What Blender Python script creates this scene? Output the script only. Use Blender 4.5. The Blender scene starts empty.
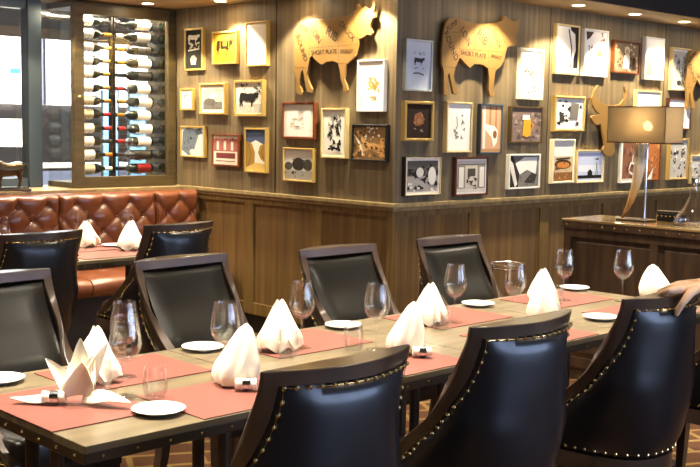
import bpy, math, random
from mathutils import Vector, Matrix
random.seed(7)
SC = bpy.context.scene
COL = SC.collection
PI = math.pi

# ------------------------------------------------------------------ camera
CAMZ = 1.55
F, YAW, PITCH, ROLL = 1082.79, .8006986, .0994066, .0169247
fw = Vector((math.cos(YAW)*math.cos(PITCH), math.sin(YAW)*math.cos(PITCH), -math.sin(PITCH)))
rt = fw.cross(Vector((0, 0, 1))).normalized(); up = rt.cross(fw)
cr, sr = math.cos(ROLL), math.sin(ROLL)
RT = rt*cr + up*sr; UP = -rt*sr + up*cr
EYE = Vector((0, 0, CAMZ))
cam = bpy.data.cameras.new('camera'); cam.sensor_width = 36; cam.lens = F/700*36; cam.clip_start = .05
co = bpy.data.objects.new('camera', cam); COL.objects.link(co)
m = Matrix((RT, UP, -fw)).transposed().to_4x4(); m.translation = EYE
co.matrix_world = m; SC.camera = co

def ray(x, y): return fw + RT*((x-350)/F) - UP*((y-233.5)/F)
def onX(x, y, X): d = ray(x, y); return EYE + d*(X/d.x)
def onY(x, y, Y): d = ray(x, y); return EYE + d*(Y/d.y)
def onZ(x, y, Z): d = ray(x, y); return EYE + d*((Z-CAMZ)/d.z)

# ------------------------------------------------------------------ materials
def lin(c):
    if isinstance(c, str): c = [int(c[i:i+2], 16)/255 for i in (0, 2, 4)]
    return tuple((v/12.92 if v <= .04045 else ((v+.055)/1.055)**2.4) for v in c) + (1,)
MATS = {}
def mat(name, col, rough=.5, metal=0, emit=0, spec=.5, coat=0, trans=0, sub=0):
    if name in MATS: return MATS[name]
    m = bpy.data.materials.new(name); m.use_nodes = True
    b = m.node_tree.nodes['Principled BSDF']
    b.inputs['Base Color'].default_value = lin(col)
    b.inputs['Roughness'].default_value = rough; b.inputs['Metallic'].default_value = metal
    b.inputs['Specular IOR Level'].default_value = spec; b.inputs['Coat Weight'].default_value = coat
    b.inputs['Coat Roughness'].default_value = .15
    if trans: b.inputs['Transmission Weight'].default_value = trans
    if sub:
        b.inputs['Subsurface Weight'].default_value = sub; b.inputs['Subsurface Radius'].default_value = (.01, .005, .003)
    if emit:
        b.inputs['Emission Color'].default_value = lin(col); b.inputs['Emission Strength'].default_value = emit
    MATS[name] = m; return m
def grain(name, c1, c2, sc, rough=.45, bump=.05, detail=4, c3=None, coat=0, lo=.35, hi=.65):
    m = mat(name, c1, rough, coat=coat); nt = m.node_tree; N = nt.nodes; L = nt.links
    b = N['Principled BSDF']
    tc = N.new('ShaderNodeTexCoord'); mp = N.new('ShaderNodeMapping'); mp.inputs['Scale'].default_value = sc
    ns = N.new('ShaderNodeTexNoise'); ns.inputs['Scale'].default_value = 1; ns.inputs['Detail'].default_value = detail
    cr_ = N.new('ShaderNodeValToRGB'); e = cr_.color_ramp.elements
    e[0].position = lo; e[0].color = lin(c1); e[1].position = hi; e[1].color = lin(c2)
    if c3: q = e.new((lo+hi)/2); q.color = lin(c3)
    L.new(tc.outputs['Object'], mp.inputs['Vector']); L.new(mp.outputs['Vector'], ns.inputs['Vector'])
    L.new(ns.outputs['Fac'], cr_.inputs['Fac']); L.new(cr_.outputs['Color'], b.inputs['Base Color'])
    if bump:
        bp = N.new('ShaderNodeBump'); bp.inputs['Strength'].default_value = bump; bp.inputs['Distance'].default_value = .01
        L.new(ns.outputs['Fac'], bp.inputs['Height']); L.new(bp.outputs['Normal'], b.inputs['Normal'])
    return m
def thin_glass(name, tint=(1, 1, 1), lo=.04, hi=.75, rough=0.0):
    m = bpy.data.materials.new(name); m.use_nodes = True; nt = m.node_tree; N = nt.nodes; L = nt.links
    N.remove(N['Principled BSDF'])
    t = N.new('ShaderNodeBsdfTransparent'); t.inputs[0].default_value = (*tint, 1)
    g = N.new('ShaderNodeBsdfGlossy'); g.inputs['Roughness'].default_value = rough
    lw = N.new('ShaderNodeLayerWeight'); lw.inputs['Blend'].default_value = .25
    mr = N.new('ShaderNodeMapRange'); mr.inputs['To Min'].default_value = lo; mr.inputs['To Max'].default_value = hi
    mx = N.new('ShaderNodeMixShader')
    L.new(lw.outputs['Facing'], mr.inputs['Value']); L.new(mr.outputs['Result'], mx.inputs['Fac'])
    L.new(t.outputs[0], mx.inputs[1]); L.new(g.outputs[0], mx.inputs[2]); L.new(mx.outputs[0], N['Material Output'].inputs['Surface'])
    MATS[name] = m; return m

grain('wall_veneer', '63553e', '837254', (30, 30, .7), .5, .03, 4, '736348')
grain('panel_veneer', '634c2b', '80643b', (30, 30, .7), .5, .03, 4, '715732')
grain('rail_wood', '66502c', '84693c', (30, 30, 2), .42, .03)
grain('ledge_wood', '857250', 'a38e62', (20, 20, 20), .35, .02)
grain('soffit_paint', '8a7452', '937c58', (3, 3, 3), .7, 0)
grain('ceiling_dark', '2a221b', '30271f', (3, 3, 3), .8, 0)
grain('cabinet_wood', '42371f', '574829', (4, 30, 30), .4, .03)
grain('dark_wood', '33251b', '4a3626', (22, 22, 2), .38, .03, coat=.2)
grain('chair_wood', '3a2c24', '4b3b30', (9, 9, 9), .28, .02, coat=.4)
grain('table_wood', '615440', '776950', (3, 30, 30), .32, .02, coat=.3)
grain('plaster', '9c8a6a', 'a8966f', (2, 2, 2), .8, 0)
mat('table_edge', '33281b', .35, .2, coat=.2)
mat('skirting', '17120e', .5)
mat('leather_dark', '1c1d26', .34, spec=.6, coat=.25)
mat('leather_olive', '2c2620', .3, spec=.6, coat=.25)
grain('leather_red', '6c3a22', '7b472b', (8, 8, 8), .3, .02, coat=.3)
mat('brass', 'e0c48a', .25, 1); mat('chrome', 'd8d8d8', .12, 1); mat('bronze', '544630', .34, .8)
mat('gold_frame', 'cfae62', .38, .4); mat('gold_pale', 'd8b866', .4, .35); mat('gold_light', 'dfc88e', .4, .2)
mat('silver_frame', 'c9ccc6', .4, .4); mat('white_frame', 'e9e6da', .45); mat('cream_frame', 'e6dcb8', .45)
grain('red_frame', '6a3418', '7c4424', (20, 20, 20), .35, .02)
grain('brown_frame', '4a2616', '5c3220', (20, 20, 20), .35, .02)
mat('black_frame', '1a1713', .35); mat('slate_frame', '46525a', .4); mat('olive_frame', '4d3d22', .4)
mat('placemat', '784338', .5, spec=.4); mat('linen', 'efe6d2', .85, sub=.05); mat('porcelain', 'f3f0ea', .12, coat=.4)
mat('cutout', '93703c', .45, .1); mat('cutout_ink', '3b2a16', .6)
mat('bottle_glass', '0e140d', .08, spec=.7, coat=.5); mat('bottle_brown', '33200c', .1, coat=.5)
mat('label_white', 'efe9da', .6); mat('label_cream', 'd9c9a0', .6); mat('label_dark', '2b2622', .5); mat('label_ink', '5a4b3a', .6)
mat('foil_red', 'a02020', .35, .4); mat('foil_gold', 'b98a34', .3, .8); mat('foil_black', '14100f', .35); mat('foil_orange', 'cc7a22', .35, .3)
mat('steel_post', '565f5e', .35, .6)
mat('skin', 'f0c6a0', .5, sub=.15); mat('nail', 'e6b8a0', .3); mat('shirt', '22222a', .8); mat('trousers', '15151a', .8); mat('hair', '1c130e', .6)
mat('horn_a', 'c9a064', .3, coat=.5)
mat('lamp_glow', 'ffe4b8', .5, emit=30); mat('bulb', 'ffd08a', .5, emit=60)
mat('daylight', 'b6cdf8', .5, emit=2.7)
mat('daylight_far', 'f3f3f6', .5, emit=1.6)
mat('blue_panel', '86b6e0', .35, coat=.3); mat('green_glow', '3fe0a0', .5, emit=1.6)
mat('far_dark', '524c49', .6); mat('far_brown', '6d5a4a', .7); mat('far_mid', '7d8092', .6)
thin_glass('glass', lo=.028, hi=.65); thin_glass('pane', (.98, .99, .985), .02, .3)
# leather pads: a slight tonal wear
for nm_, ca, cb in (('leather_dark', '111217', '191a20'), ('leather_olive', '100e0a', '1a1610')):
    m_ = MATS[nm_]; nt = m_.node_tree; ns = nt.nodes.new('ShaderNodeTexNoise'); ns.inputs['Scale'].default_value = 9; ns.inputs['Detail'].default_value = 6
    r_ = nt.nodes.new('ShaderNodeValToRGB'); r_.color_ramp.elements[0].color = lin(ca); r_.color_ramp.elements[1].color = lin(cb)
    tc = nt.nodes.new('ShaderNodeTexCoord'); nt.links.new(tc.outputs['Object'], ns.inputs['Vector'])
    nt.links.new(ns.outputs['Fac'], r_.inputs['Fac']); nt.links.new(r_.outputs['Color'], nt.nodes['Principled BSDF'].inputs['Base Color'])
def shade_mat():
    m = bpy.data.materials.new('lamp_shade'); m.use_nodes = True; nt = m.node_tree; N = nt.nodes; L = nt.links
    b = N['Principled BSDF']; b.inputs['Roughness'].default_value = .9
    w = N.new('ShaderNodeTexNoise'); tc = N.new('ShaderNodeTexCoord'); mp = N.new('ShaderNodeMapping'); mp.inputs['Scale'].default_value = (300, 300, 25)
    r = N.new('ShaderNodeValToRGB'); r.color_ramp.elements[0].color = lin('7a6c52'); r.color_ramp.elements[1].color = lin('b8a886')
    L.new(tc.outputs['Object'], mp.inputs['Vector']); L.new(mp.outputs['Vector'], w.inputs['Vector']); L.new(w.outputs['Fac'], r.inputs['Fac'])
    L.new(r.outputs['Color'], b.inputs['Base Color'])
    tl = N.new('ShaderNodeBsdfTranslucent'); L.new(r.outputs['Color'], tl.inputs['Color'])
    tp = N.new('ShaderNodeBsdfTransparent')
    mx = N.new('ShaderNodeMixShader'); mx.inputs[0].default_value = .3
    my = N.new('ShaderNodeMixShader'); my.inputs[0].default_value = .09
    L.new(b.outputs[0], mx.inputs[1]); L.new(tl.outputs[0], mx.inputs[2])
    L.new(mx.outputs[0], my.inputs[1]); L.new(tp.outputs[0], my.inputs[2]); L.new(my.outputs[0], N['Material Output'].inputs['Surface'])
    MATS['lamp_shade'] = m
shade_mat()
def horn_mat():
    m = mat('horn', 'd8b678', .25, coat=.6); nt = m.node_tree; N = nt.nodes; L = nt.links
    tc = N.new('ShaderNodeTexCoord'); sp = N.new('ShaderNodeSeparateXYZ'); ns = N.new('ShaderNodeTexNoise'); ns.inputs['Scale'].default_value = 14
    ns.inputs['Detail'].default_value = 5
    ad = N.new('ShaderNodeMath'); ad.operation = 'MULTIPLY_ADD'; ad.inputs[1].default_value = .35
    r = N.new('ShaderNodeValToRGB'); e = r.color_ramp.elements
    e[0].position = .1; e[0].color = lin('8a4f1c'); e[1].position = .8; e[1].color = lin('7d7d78')
    for p, c in ((.3, 'e0ae62'), (.5, 'f0d6a0'), (.68, 'e6dcc4')): q = e.new(p); q.color = lin(c)
    mr = N.new('ShaderNodeMapRange'); mr.inputs['From Min'].default_value = 0; mr.inputs['From Max'].default_value = .5
    L.new(tc.outputs['Object'], sp.inputs[0]); L.new(sp.outputs['Z'], mr.inputs['Value'])
    L.new(tc.outputs['Object'], ns.inputs['Vector']); L.new(ns.outputs['Fac'], ad.inputs[0])
    sb = N.new('ShaderNodeMath'); sb.operation = 'SUBTRACT'; sb.inputs[1].default_value = .17
    L.new(mr.outputs['Result'], ad.inputs[2]); L.new(ad.outputs[0], sb.inputs[0]); L.new(sb.outputs[0], r.inputs['Fac']); L.new(r.outputs['Color'], N['Principled BSDF'].inputs['Base Color'])
horn_mat()
def carpet_mat():
    m = mat('carpet', '4a3222', .95, spec=.1); nt = m.node_tree; N = nt.nodes; L = nt.links
    tc = N.new('ShaderNodeTexCoord'); mp = N.new('ShaderNodeMapping'); mp.inputs['Rotation'].default_value = (0, 0, .5)
    br = N.new('ShaderNodeTexBrick'); br.inputs['Scale'].default_value = 1.5; br.inputs['Mortar Size'].default_value = .022
    br.inputs['Color1'].default_value = lin('4a3020'); br.inputs['Color2'].default_value = lin('553824'); br.inputs['Mortar'].default_value = lin('7a6038')
    L.new(tc.outputs['Object'], mp.inputs['Vector']); L.new(mp.outputs['Vector'], br.inputs['Vector']); L.new(br.outputs['Color'], N['Principled BSDF'].inputs['Base Color'])
carpet_mat()

# ------------------------------------------------------------------ mesh builder
class MB:
    def __init__(s): s.v = []; s.f = []; s.m = []
    def add(s, pts, faces, mi=0):
        o = len(s.v); s.v += [tuple(p) for p in pts]
        for f in faces: s.f.append([o+i for i in f]); s.m.append(mi)
        return s
    def quad(s, a, b, c, d, mi=0): return s.add([a, b, c, d], [(0, 1, 2, 3)], mi)
    def box(s, x0, x1, y0, y1, z0, z1, mi=0):
        p = [(x, y, z) for z in (z0, z1) for y in (y0, y1) for x in (x0, x1)]
        return s.add(p, [(0, 2, 3, 1), (4, 5, 7, 6), (0, 1, 5, 4), (2, 6, 7, 3), (0, 4, 6, 2), (1, 3, 7, 5)], mi)
    def grid(s, R, mi=0, cu=False, cv=False):
        n, k = len(R), len(R[0]); pts = [p for r in R for p in r]; fs = []
        for i in range(n if cv else n-1):
            for j in range(k if cu else k-1):
                i2, j2 = (i+1) % n, (j+1) % k
                fs.append((i*k+j, i*k+j2, i2*k+j2, i2*k+j))
        return s.add(pts, fs, mi)
    def lathe(s, prof, c=(0, 0, 0), n=20, mi=0):
        R = [[(c[0]+r*math.cos(2*PI*j/n), c[1]+r*math.sin(2*PI*j/n), c[2]+z) for j in range(n)] for r, z in prof]
        return s.grid(R, mi, cu=True)
    def tube(s, path, rad, n=10, mi=0, caps=True):
        path = [Vector(p) for p in path]; R = []
        if not hasattr(rad, '__len__'): rad = [rad]*len(path)
        ref = None
        for i, p in enumerate(path):
            t = (path[min(i+1, len(path)-1)] - path[max(i-1, 0)]).normalized()
            if ref is None: ref = Vector((0, 0, 1)) if abs(t.z) < .9 else Vector((1, 0, 0))
            a = (ref - t*ref.dot(t)).normalized(); b = t.cross(a); ref = a
            R.append([tuple(p + a*rad[i]*math.cos(2*PI*j/n) + b*rad[i]*math.sin(2*PI*j/n)) for j in range(n)])
        s.grid(R, mi, cu=True)
        if caps:
            s.add(R[0], [tuple(range(n))[::-1]], mi); s.add(R[-1], [tuple(range(n))], mi)
        return s
    def ball(s, c, r, n=10, k=6, mi=0, sc=(1, 1, 1)):
        R = [[(c[0]+sc[0]*r*math.sin(PI*i/k)*math.cos(2*PI*j/n), c[1]+sc[1]*r*math.sin(PI*i/k)*math.sin(2*PI*j/n), c[2]-sc[2]*r*math.cos(PI*i/k)) for j in range(n)] for i in range(k+1)]
        return s.grid(R, mi, cu=True)
    def prism(s, pts, f0, f1, mi=0):      # f0/f1 map (u,v)->3D for the two faces
        a = [f0(*p) for p in pts]; b = [f1(*p) for p in pts]; n = len(pts)
        s.add(a, [tuple(range(n))], mi); s.add(b, [tuple(range(n))[::-1]], mi)
        s.add(a+b, [(i, n+i, n+(i+1) % n, (i+1) % n) for i in range(n)], mi); return s
    def thick(s, O, I, mask, mi=0):       # O, I: matching grids; mask(i,j) cell
        n, k = len(O), len(O[0]); idx = lambda i, j: i*k+j; M_ = n*k
        pts = [p for r in O for p in r]+[p for r in I for p in r]; fs = []
        on = lambda i, j: 0 <= i < n-1 and 0 <= j < k-1 and mask(i, j)
        for i in range(n-1):
            for j in range(k-1):
                if not mask(i, j): continue
                a, b, c, d = idx(i, j), idx(i, j+1), idx(i+1, j+1), idx(i+1, j)
                fs.append((a, b, c, d)); fs.append((M_+d, M_+c, M_+b, M_+a))
                for (ii, jj, p, q) in ((i-1, j, a, b), (i, j+1, b, c), (i+1, j, c, d), (i, j-1, d, a)):
                    if not on(ii, jj): fs.append((q, p, M_+p, M_+q))
        used = sorted({v for f in fs for v in f}); rm = {v: q for q, v in enumerate(used)}
        return s.add([pts[v] for v in used], [tuple(rm[v] for v in f) for f in fs], mi)
    def build(s, name, mats, parent=None, smooth=False, ang=40, bevel=0, loc=None, merge=True, rec=True):
        me = bpy.data.meshes.new(name); me.from_pydata(s.v, [], s.f)
        if isinstance(mats, str): mats = [mats]
        for q in mats: me.materials.append(MATS[q])
        for p, mi in zip(me.polygons, s.m): p.material_index = mi
        import bmesh
        bm = bmesh.new(); bm.from_mesh(me)
        if merge: bmesh.ops.remove_doubles(bm, verts=bm.verts, dist=1e-5)
        bmesh.ops.dissolve_degenerate(bm, dist=1e-6, edges=bm.edges)
        if rec: bmesh.ops.recalc_face_normals(bm, faces=bm.faces)
        bm.to_mesh(me); bm.free()
        if smooth:
            for p in me.polygons: p.use_smooth = True
            me.set_sharp_from_angle(angle=math.radians(ang))
        o = bpy.data.objects.new(name, me); COL.objects.link(o)
        if parent: o.parent = parent
        if loc: o.location = loc
        if bevel:
            b = o.modifiers.new('bevel', 'BEVEL'); b.width = bevel; b.segments = 2; b.limit_method = 'ANGLE'
        return o

def tag(o, label=None, cat=None, group=None, kind=None):
    if label: o['label'] = label
    if cat: o['category'] = cat
    if group: o['group'] = group
    if kind: o['kind'] = kind
    return o
def empty(name, loc=(0, 0, 0), rz=0, **k):
    o = bpy.data.objects.new(name, None); COL.objects.link(o); o.location = loc; o.rotation_euler = (0, 0, rz); o.empty_display_size = .05
    return tag(o, **k)
def copy_tree(o, parent=None):
    c = o.copy(); COL.objects.link(c)
    if parent: c.parent = parent
    for ch in list(o.children): copy_tree(ch, c)
    return c
def struct(mb, name, mats, **k): return tag(mb.build(name, mats, **k), kind='structure')
def interp(t, tab):
    for (a, b), (c, d) in zip(tab, tab[1:]):
        if a <= t <= c: return b+(d-b)*(t-a)/(c-a)
    return tab[0][1] if t < tab[0][0] else tab[-1][1]

# ------------------------------------------------------------------ the room
A, B, Cc = 5.03, 4.79, 7.18           # face of the left picture wall (X), right picture wall (Y), cabinet wall (Y)
SZ, HZ = 2.435, 2.85                  # soffit, main ceiling
LZ = 1.05                             # ledge
XR, YB, XL = 11.0, -3.0, -2.5
struct(MB().box(XL, XR, YB, 14.2, -.05, 0), 'floor', 'carpet')
struct(MB().box(XL, XR, YB, 7.6, HZ, HZ+.1), 'ceiling', 'ceiling_dark')
WT = 2.47
wb = MB().box(A+.0, XR, B, B+.08, LZ, HZ)
struct(wb, 'wall_right', 'wall_veneer')
struct(MB().box(A, A+.08, B+.08, 7.6, LZ, HZ), 'wall_left', 'wall_veneer')
# wainscots: field panel set back behind rails and stiles
def wainscot(name, axis, s0, s1, stiles, face):
    o = MB(); d = .016
    def bx(a, b, z0, z1, o0, o1, mi):
        if axis == 'Y' and a < B+.017: a = B+.0165
        if axis == 'Y': o.box(face+o0, face+o1, a, b, z0, z1, mi)
        else: o.box(a, b, face+o0, face+o1, z0, z1, mi)
    q_ = s0+(.017 if axis == 'X' else 0)
    bx(q_, s1, .14, LZ-.02, d, .08, 0)
    bx(s0, s1, .965, LZ-.02, 0, d, 1); bx(s0, s1, .14, .225, 0, d, 1)
    for a, b in stiles: bx(a, b, .225, .965, 0, d, 1)
    struct(o, name, ['panel_veneer', 'rail_wood'])
wainscot('wall_left_wainscot', 'Y', B, 7.18, [(B, B+.055), (5.47, 5.57), (6.22, 6.32), (6.89, 6.99)], A)
wainscot('wall_right_wainscot', 'X', A, XR, [(A, A+.05), (5.80, 5.91), (6.62, 6.73), (7.46, 7.57), (8.28, 8.39), (9.1, 9.21), (9.9, 10.0)], B)
struct(MB().box(A+.01, A+.06, B+.01, 7.18, 0, .14), 'baseboard_left', 'skirting')
struct(MB().box(A+.01, XR, B+.01, B+.06, 0, .14), 'baseboard_right', 'skirting')
struct(MB().box(A-.03, A+.09, B-.03, 7.18, LZ-.022, LZ+.006).box(A-.015, A+.01, B-.015, 7.18, LZ-.045, LZ-.022), 'trim_1', 'ledge_wood', bevel=.004)
struct(MB().box(A+.09, XR, B-.03, B+.09, LZ-.022, LZ+.006).box(A+.01, XR, B-.015, B+.01, LZ-.045, LZ-.022), 'trim_2', 'ledge_wood', bevel=.004)
# thin shadow gaps between veneer sheets
struct(MB().box(A-.003, A+.001, 5.965, 5.972, LZ+.01, HZ), 'trim_3', 'skirting')
sg = MB()
for x in (6.665, 8.3): sg.box(x-.003, x+.003, B-.002, B+.001, LZ+.01, HZ)
struct(sg, 'trim_4', 'skirting')
# soffit with its dark fascia, L-shaped along the picture walls, and along the cabinet wall
SD = .46
struct(MB().box(A-SD, A, B-SD, 7.6, SZ, SZ+.05).box(A, XR, B-SD, B, SZ, SZ+.05).box(XL, A-SD, Cc-SD, 7.6, SZ, SZ+.05), 'ceiling_soffit', 'soffit_paint')
struct(MB().box(A-SD-.02, A-SD, B-SD-.02, Cc-SD-.02, SZ-.0, HZ).box(A-SD, XR, B-SD-.02, B-SD, SZ-.0, HZ).box(XL, A-SD, Cc-SD-.02, Cc-SD, SZ, HZ), 'ceiling_fascia', 'ceiling_dark')
# cabinet wall: lower wall behind the booth, sill, piers
struct(MB().box(XL, A, Cc, Cc+.5, 0, LZ-.03), 'wall_back', 'wall_veneer')
struct(MB().box(XL, A+.02, Cc-.1, Cc+.52, LZ-.03, LZ), 'trim_5', 'ledge_wood', bevel=.004)
# wine cabinet (glass fronted, glass side)
CL, CR, CB, CT = 4.115, 5.02, LZ+.002, SZ-.01
cab = empty('wine_cabinet', (0, 0, 0), label='tall glass-fronted wine cabinet with brown wooden frame, set on the ledge', cat='wine cabinet')
fr = MB(); il, ir, ib, it = 4.20, 4.945, 1.135, 2.335
fr.box(CL, il, Cc, Cc+.05, CB, CT).box(ir, CR, Cc, Cc+.05, CB, CT).box(il, ir, Cc, Cc+.05, CB, ib).box(il, ir, Cc, Cc+.05, it, CT)
fr.build('door_frame', 'cabinet_wood', cab, bevel=.004)
MB().box(il, ir, Cc+.022, Cc+.028, ib, it).build('glass_pane', 'pane', cab)
MB().box(CL+.003, CL+.009, Cc+.05, Cc+.40, CB+.04, CT-.04).build('side_pane', 'pane', cab)
MB().box(CL, CR, Cc+.05, Cc+.40, CB, CB+.04).build('base_board', 'cabinet_wood', cab)
MB().box(CL, CR, Cc+.05, Cc+.40, CT-.04, CT).build('top_board', 'cabinet_wood', cab)
MB().box(CL+.01, CR-.01, Cc+.385, Cc+.392, CB+.04, CT-.04).build('rear_pane', 'pane', cab)
MB().ball((4.155, Cc-.006, 1.725), .012).build('lock', 'brass', cab, smooth=True)
post = MB()
for x in (4.56, 4.585): post.box(x-.006, x+.006, Cc+.20, Cc+.22, CB+.04, CT-.04)
post.box(4.545, 4.60, Cc+.225, Cc+.232, CB+.04, CT-.04)
post.build('rack_post', 'black_frame', cab)
struct(MB().box(3.90, 4.01, Cc+.28, Cc+.40, LZ, SZ), 'window_1_post', 'steel_post', bevel=.006)
struct(MB().box(XL, 3.90, Cc+.30, Cc+.38, LZ, LZ+.07).box(XL, 3.90, Cc+.30, Cc+.38, SZ-.07, SZ).box(2.7, 2.78, Cc+.30, Cc+.38, LZ+.07, SZ-.07), 'window_1_frame', 'steel_post')
struct(MB().box(XL, 2.7, Cc+.335, Cc+.341, LZ+.07, SZ-.07).box(2.78, 3.90, Cc+.335, Cc+.341, LZ+.07, SZ-.07), 'window_1', 'pane')
struct(MB().box(4.01, CL, Cc+.335, Cc+.341, LZ, SZ), 'window_2', 'pane')
# bottles
BY = Cc+.13
def bottle(label, x_base, z, d, gl, lab, foil, L=.315, r=.038, lf=(.25, .62), faint=False):
    t = empty('wine_bottle', (x_base, BY, z), 0 if d > 0 else PI, label=label, cat='bottle', group='wine bottles lying in the glass cabinet')
    prof = [(0, 0), (r*.9, 0), (r, .008), (r, L*.60), (r*.8, L*.67), (r*.42, L*.73), (.0145, L*.78), (.0145, L), (0, L)]
    n = 16; R = [[(z_, q*math.cos(2*PI*j/n), q*math.sin(2*PI*j/n)) for j in range(n)] for q, z_ in prof]
    MB().grid(R, cu=True).build('bottle_body', gl, t, smooth=True)
    a, b = L*.6*lf[0], L*.6*lf[1]+L*.12
    b = min(b, L*.59)
    Rl = [[(s_, (r+.0006)*math.cos(2*PI*j/24), (r+.0006)*math.sin(2*PI*j/24)) for j in range(24)] for s_ in (a, b)]
    lb = MB().grid(Rl, cu=True)
    for q in range(2):
        u = a+(b-a)*(.35+.3*q)
        lb.grid([[(s_, (r+.0012)*math.cos(2*PI*j/24), (r+.0012)*math.sin(2*PI*j/24)) for j in range(14, 21)] for s_ in (u, u+.004)], 1)
    lb.build('paper_label', [lab, 'label_ink'], t, smooth=True)
    Rf = [[(s_, (.0158)*math.cos(2*PI*j/12), (.0158)*math.sin(2*PI*j/12)) for j in range(12)] for s_ in (L*.80, L+.001)]
    MB().grid(Rf, cu=True).build('foil_cap', foil, t, smooth=True)
    return t
rows = [26, 38, 51, 64, 76.5, 89.7, 102.5, 115.5, 129, 141.5, 154.5, 168]
ordn = ['top', 'second', 'third', 'fourth', 'fifth', 'sixth', 'seventh', 'eighth', 'ninth', 'tenth', 'eleventh', 'bottom']
LA = ['label_white', 'label_white', 'label_white', 'label_white', 'label_white', 'label_white', 'label_cream', 'label_cream', 'label_white', 'label_white', 'label_white', 'label_cream']
LB_ = ['label_white', 'label_white', 'label_dark', 'label_white', 'label_dark', 'label_white', 'label_white', 'label_white', 'label_white', 'label_white', 'label_dark', 'foil_red']
FA = ['foil_black', 'foil_gold', 'foil_gold', 'foil_gold', 'foil_gold', 'foil_gold', 'foil_gold', 'foil_red', 'foil_red', 'foil_black', 'foil_orange', 'label_white']
FB_ = ['foil_black', 'label_white', 'foil_gold', 'foil_gold', 'foil_black', 'foil_red', 'foil_gold', 'foil_gold', 'foil_red', 'foil_red', 'foil_black', 'foil_black']
cn = {'label_white': 'white label', 'label_cream': 'cream label', 'label_dark': 'dark label', 'foil_red': 'red label'}
fn = {'foil_black': 'black cap', 'foil_gold': 'gold cap', 'foil_red': 'red cap', 'foil_orange': 'orange cap', 'label_white': 'white cap'}
zr = []
for i, y in enumerate(rows):
    z = onY(145, y, BY).z; zr.append(z)
    k = 1 if i in (4, 5) else 0
    row = '%s row' % ordn[i]
    jl = random.uniform(-.008, .008)
    bottle('wine bottle with %s and %s, left column of cabinet, %s' % (cn[LA[i]], fn[FA[i]], row), 4.185+jl, z+.002, 1, 'bottle_glass', LA[i], FA[i], lf=(.22, .6))
    bottle('wine bottle with %s and %s, middle column of cabinet, %s' % (cn[LB_[i]], fn[FB_[i]], row), 4.872+random.uniform(-.01, .01), z, -1, 'bottle_glass', LB_[i], FB_[i], lf=(.12, .55))
    q = bottle('dark wine bottle showing only its round base, cabinet right edge, %s' % row, 4.966, z, 1, 'bottle_glass', 'label_dark', 'foil_black', L=.29, r=.036)
    q.rotation_euler = (0, 0, PI/2); q.location.y = Cc+.075
pg = MB()
for z in zr:
    pg.box(4.19, 4.90, BY+.035, BY+.041, z-.043, z-.040)
    pg.tube([(4.30, BY+.09, z-.042), (4.30, BY-.03, z-.044)], .003, 6); pg.tube([(4.76, BY+.09, z-.044), (4.76, BY-.03, z-.046)], .003, 6)
pg.build('bottle_rack', 'chrome', cab)
# room seen through the glass
struct(MB().box(XL, XR, 14.0, 14.1, 0, 3.3), 'wall_far', 'far_dark')
struct(MB().box(XL, XR, 7.7, 14.1, 3.3, 3.4), 'ceiling_far', 'far_dark')
zt, zb = onY(20, 37, 13.9).z, onY(20, 104, 13.9).z
x0, x1 = 2.0, 10.8
struct(MB().box(x0, x1, 13.93, 13.97, zb, zt), 'window_3', 'daylight_far')
struct(MB().box(x0, x1, 13.88, 13.99, zt, zt+.14), 'trim_6', 'far_brown')
mu = MB()
for i in range(9): mu.box(x0+i*1.1-.02, x0+i*1.1+.02, 13.88, 13.93, zb, zt)
struct(mu, 'window_3_mullions', 'far_mid')
struct(MB().box(4.9, 5.9, 13.84, 13.88, .4, zb-.05), 'trim_7', 'far_mid')
dv = empty('counter', (0, 0, 0), label='pale blue-grey service counter in the room behind the window, below the built lamp reflection', cat='counter')
MB().box(4.6, 7.2, 11.0, 11.5, 0, 1.02).build('counter_body', 'far_mid', dv)
MB().box(4.55, 7.25, 10.95, 11.55, 1.02, 1.06).build('counter_top', 'white_frame', dv, bevel=.01)
for k, (px0, px1, py) in enumerate(((79, 85, 108), (102, 119, 90), (129, 147, 90))):
    Yp = 8.6
    a_, b_ = onY(px0, py, Yp), onY(px1, py, Yp)
    q = empty('partition_screen', (a_.x, Yp, 0), label='blue glass partition screen behind the wine cabinet, %s' % ('narrow one at its left edge', 'between the left and middle bottles', 'behind the middle bottles')[k], cat='screen')
    w_ = b_.x-a_.x
    MB().box(.01, w_-.01, .008, .016, .05, a_.z).build('screen_panel', 'blue_panel', q)
    MB().box(0, .012, 0, .024, 0, a_.z).box(w_-.012, w_, 0, .024, 0, a_.z).box(.0, w_, 0, .024, 0, .03).build('screen_frame', 'steel_post', q)
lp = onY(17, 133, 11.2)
t = empty('table_lamp', (lp.x, 11.2, 1.062), label='white lamp reflection in the window, built as a glowing lamp on the counter', cat='lamp')  # reflection of a lamp in the glass, built as a glowing lamp behind it
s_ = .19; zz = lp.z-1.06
MB().box(-s_, s_, -.1, .1, zz-.15, zz+.15).build('lamp_shade', mat('reflected_shade', 'fff4dc', .8, emit=2.2).name, t, bevel=.004)
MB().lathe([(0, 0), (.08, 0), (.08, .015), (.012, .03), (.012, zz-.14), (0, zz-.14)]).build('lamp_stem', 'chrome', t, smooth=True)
sgn = onY(15, 71, 13.7)
tag(MB().box(-.07, .07, -.02, .02, -.035, .035).build('exit_reflection', 'green_glow', loc=sgn), 'small green exit-light reflection in the left window, built as a lit sign', 'sign')  # green reflection in the glass, added as a glowing box at the far wall

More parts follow.
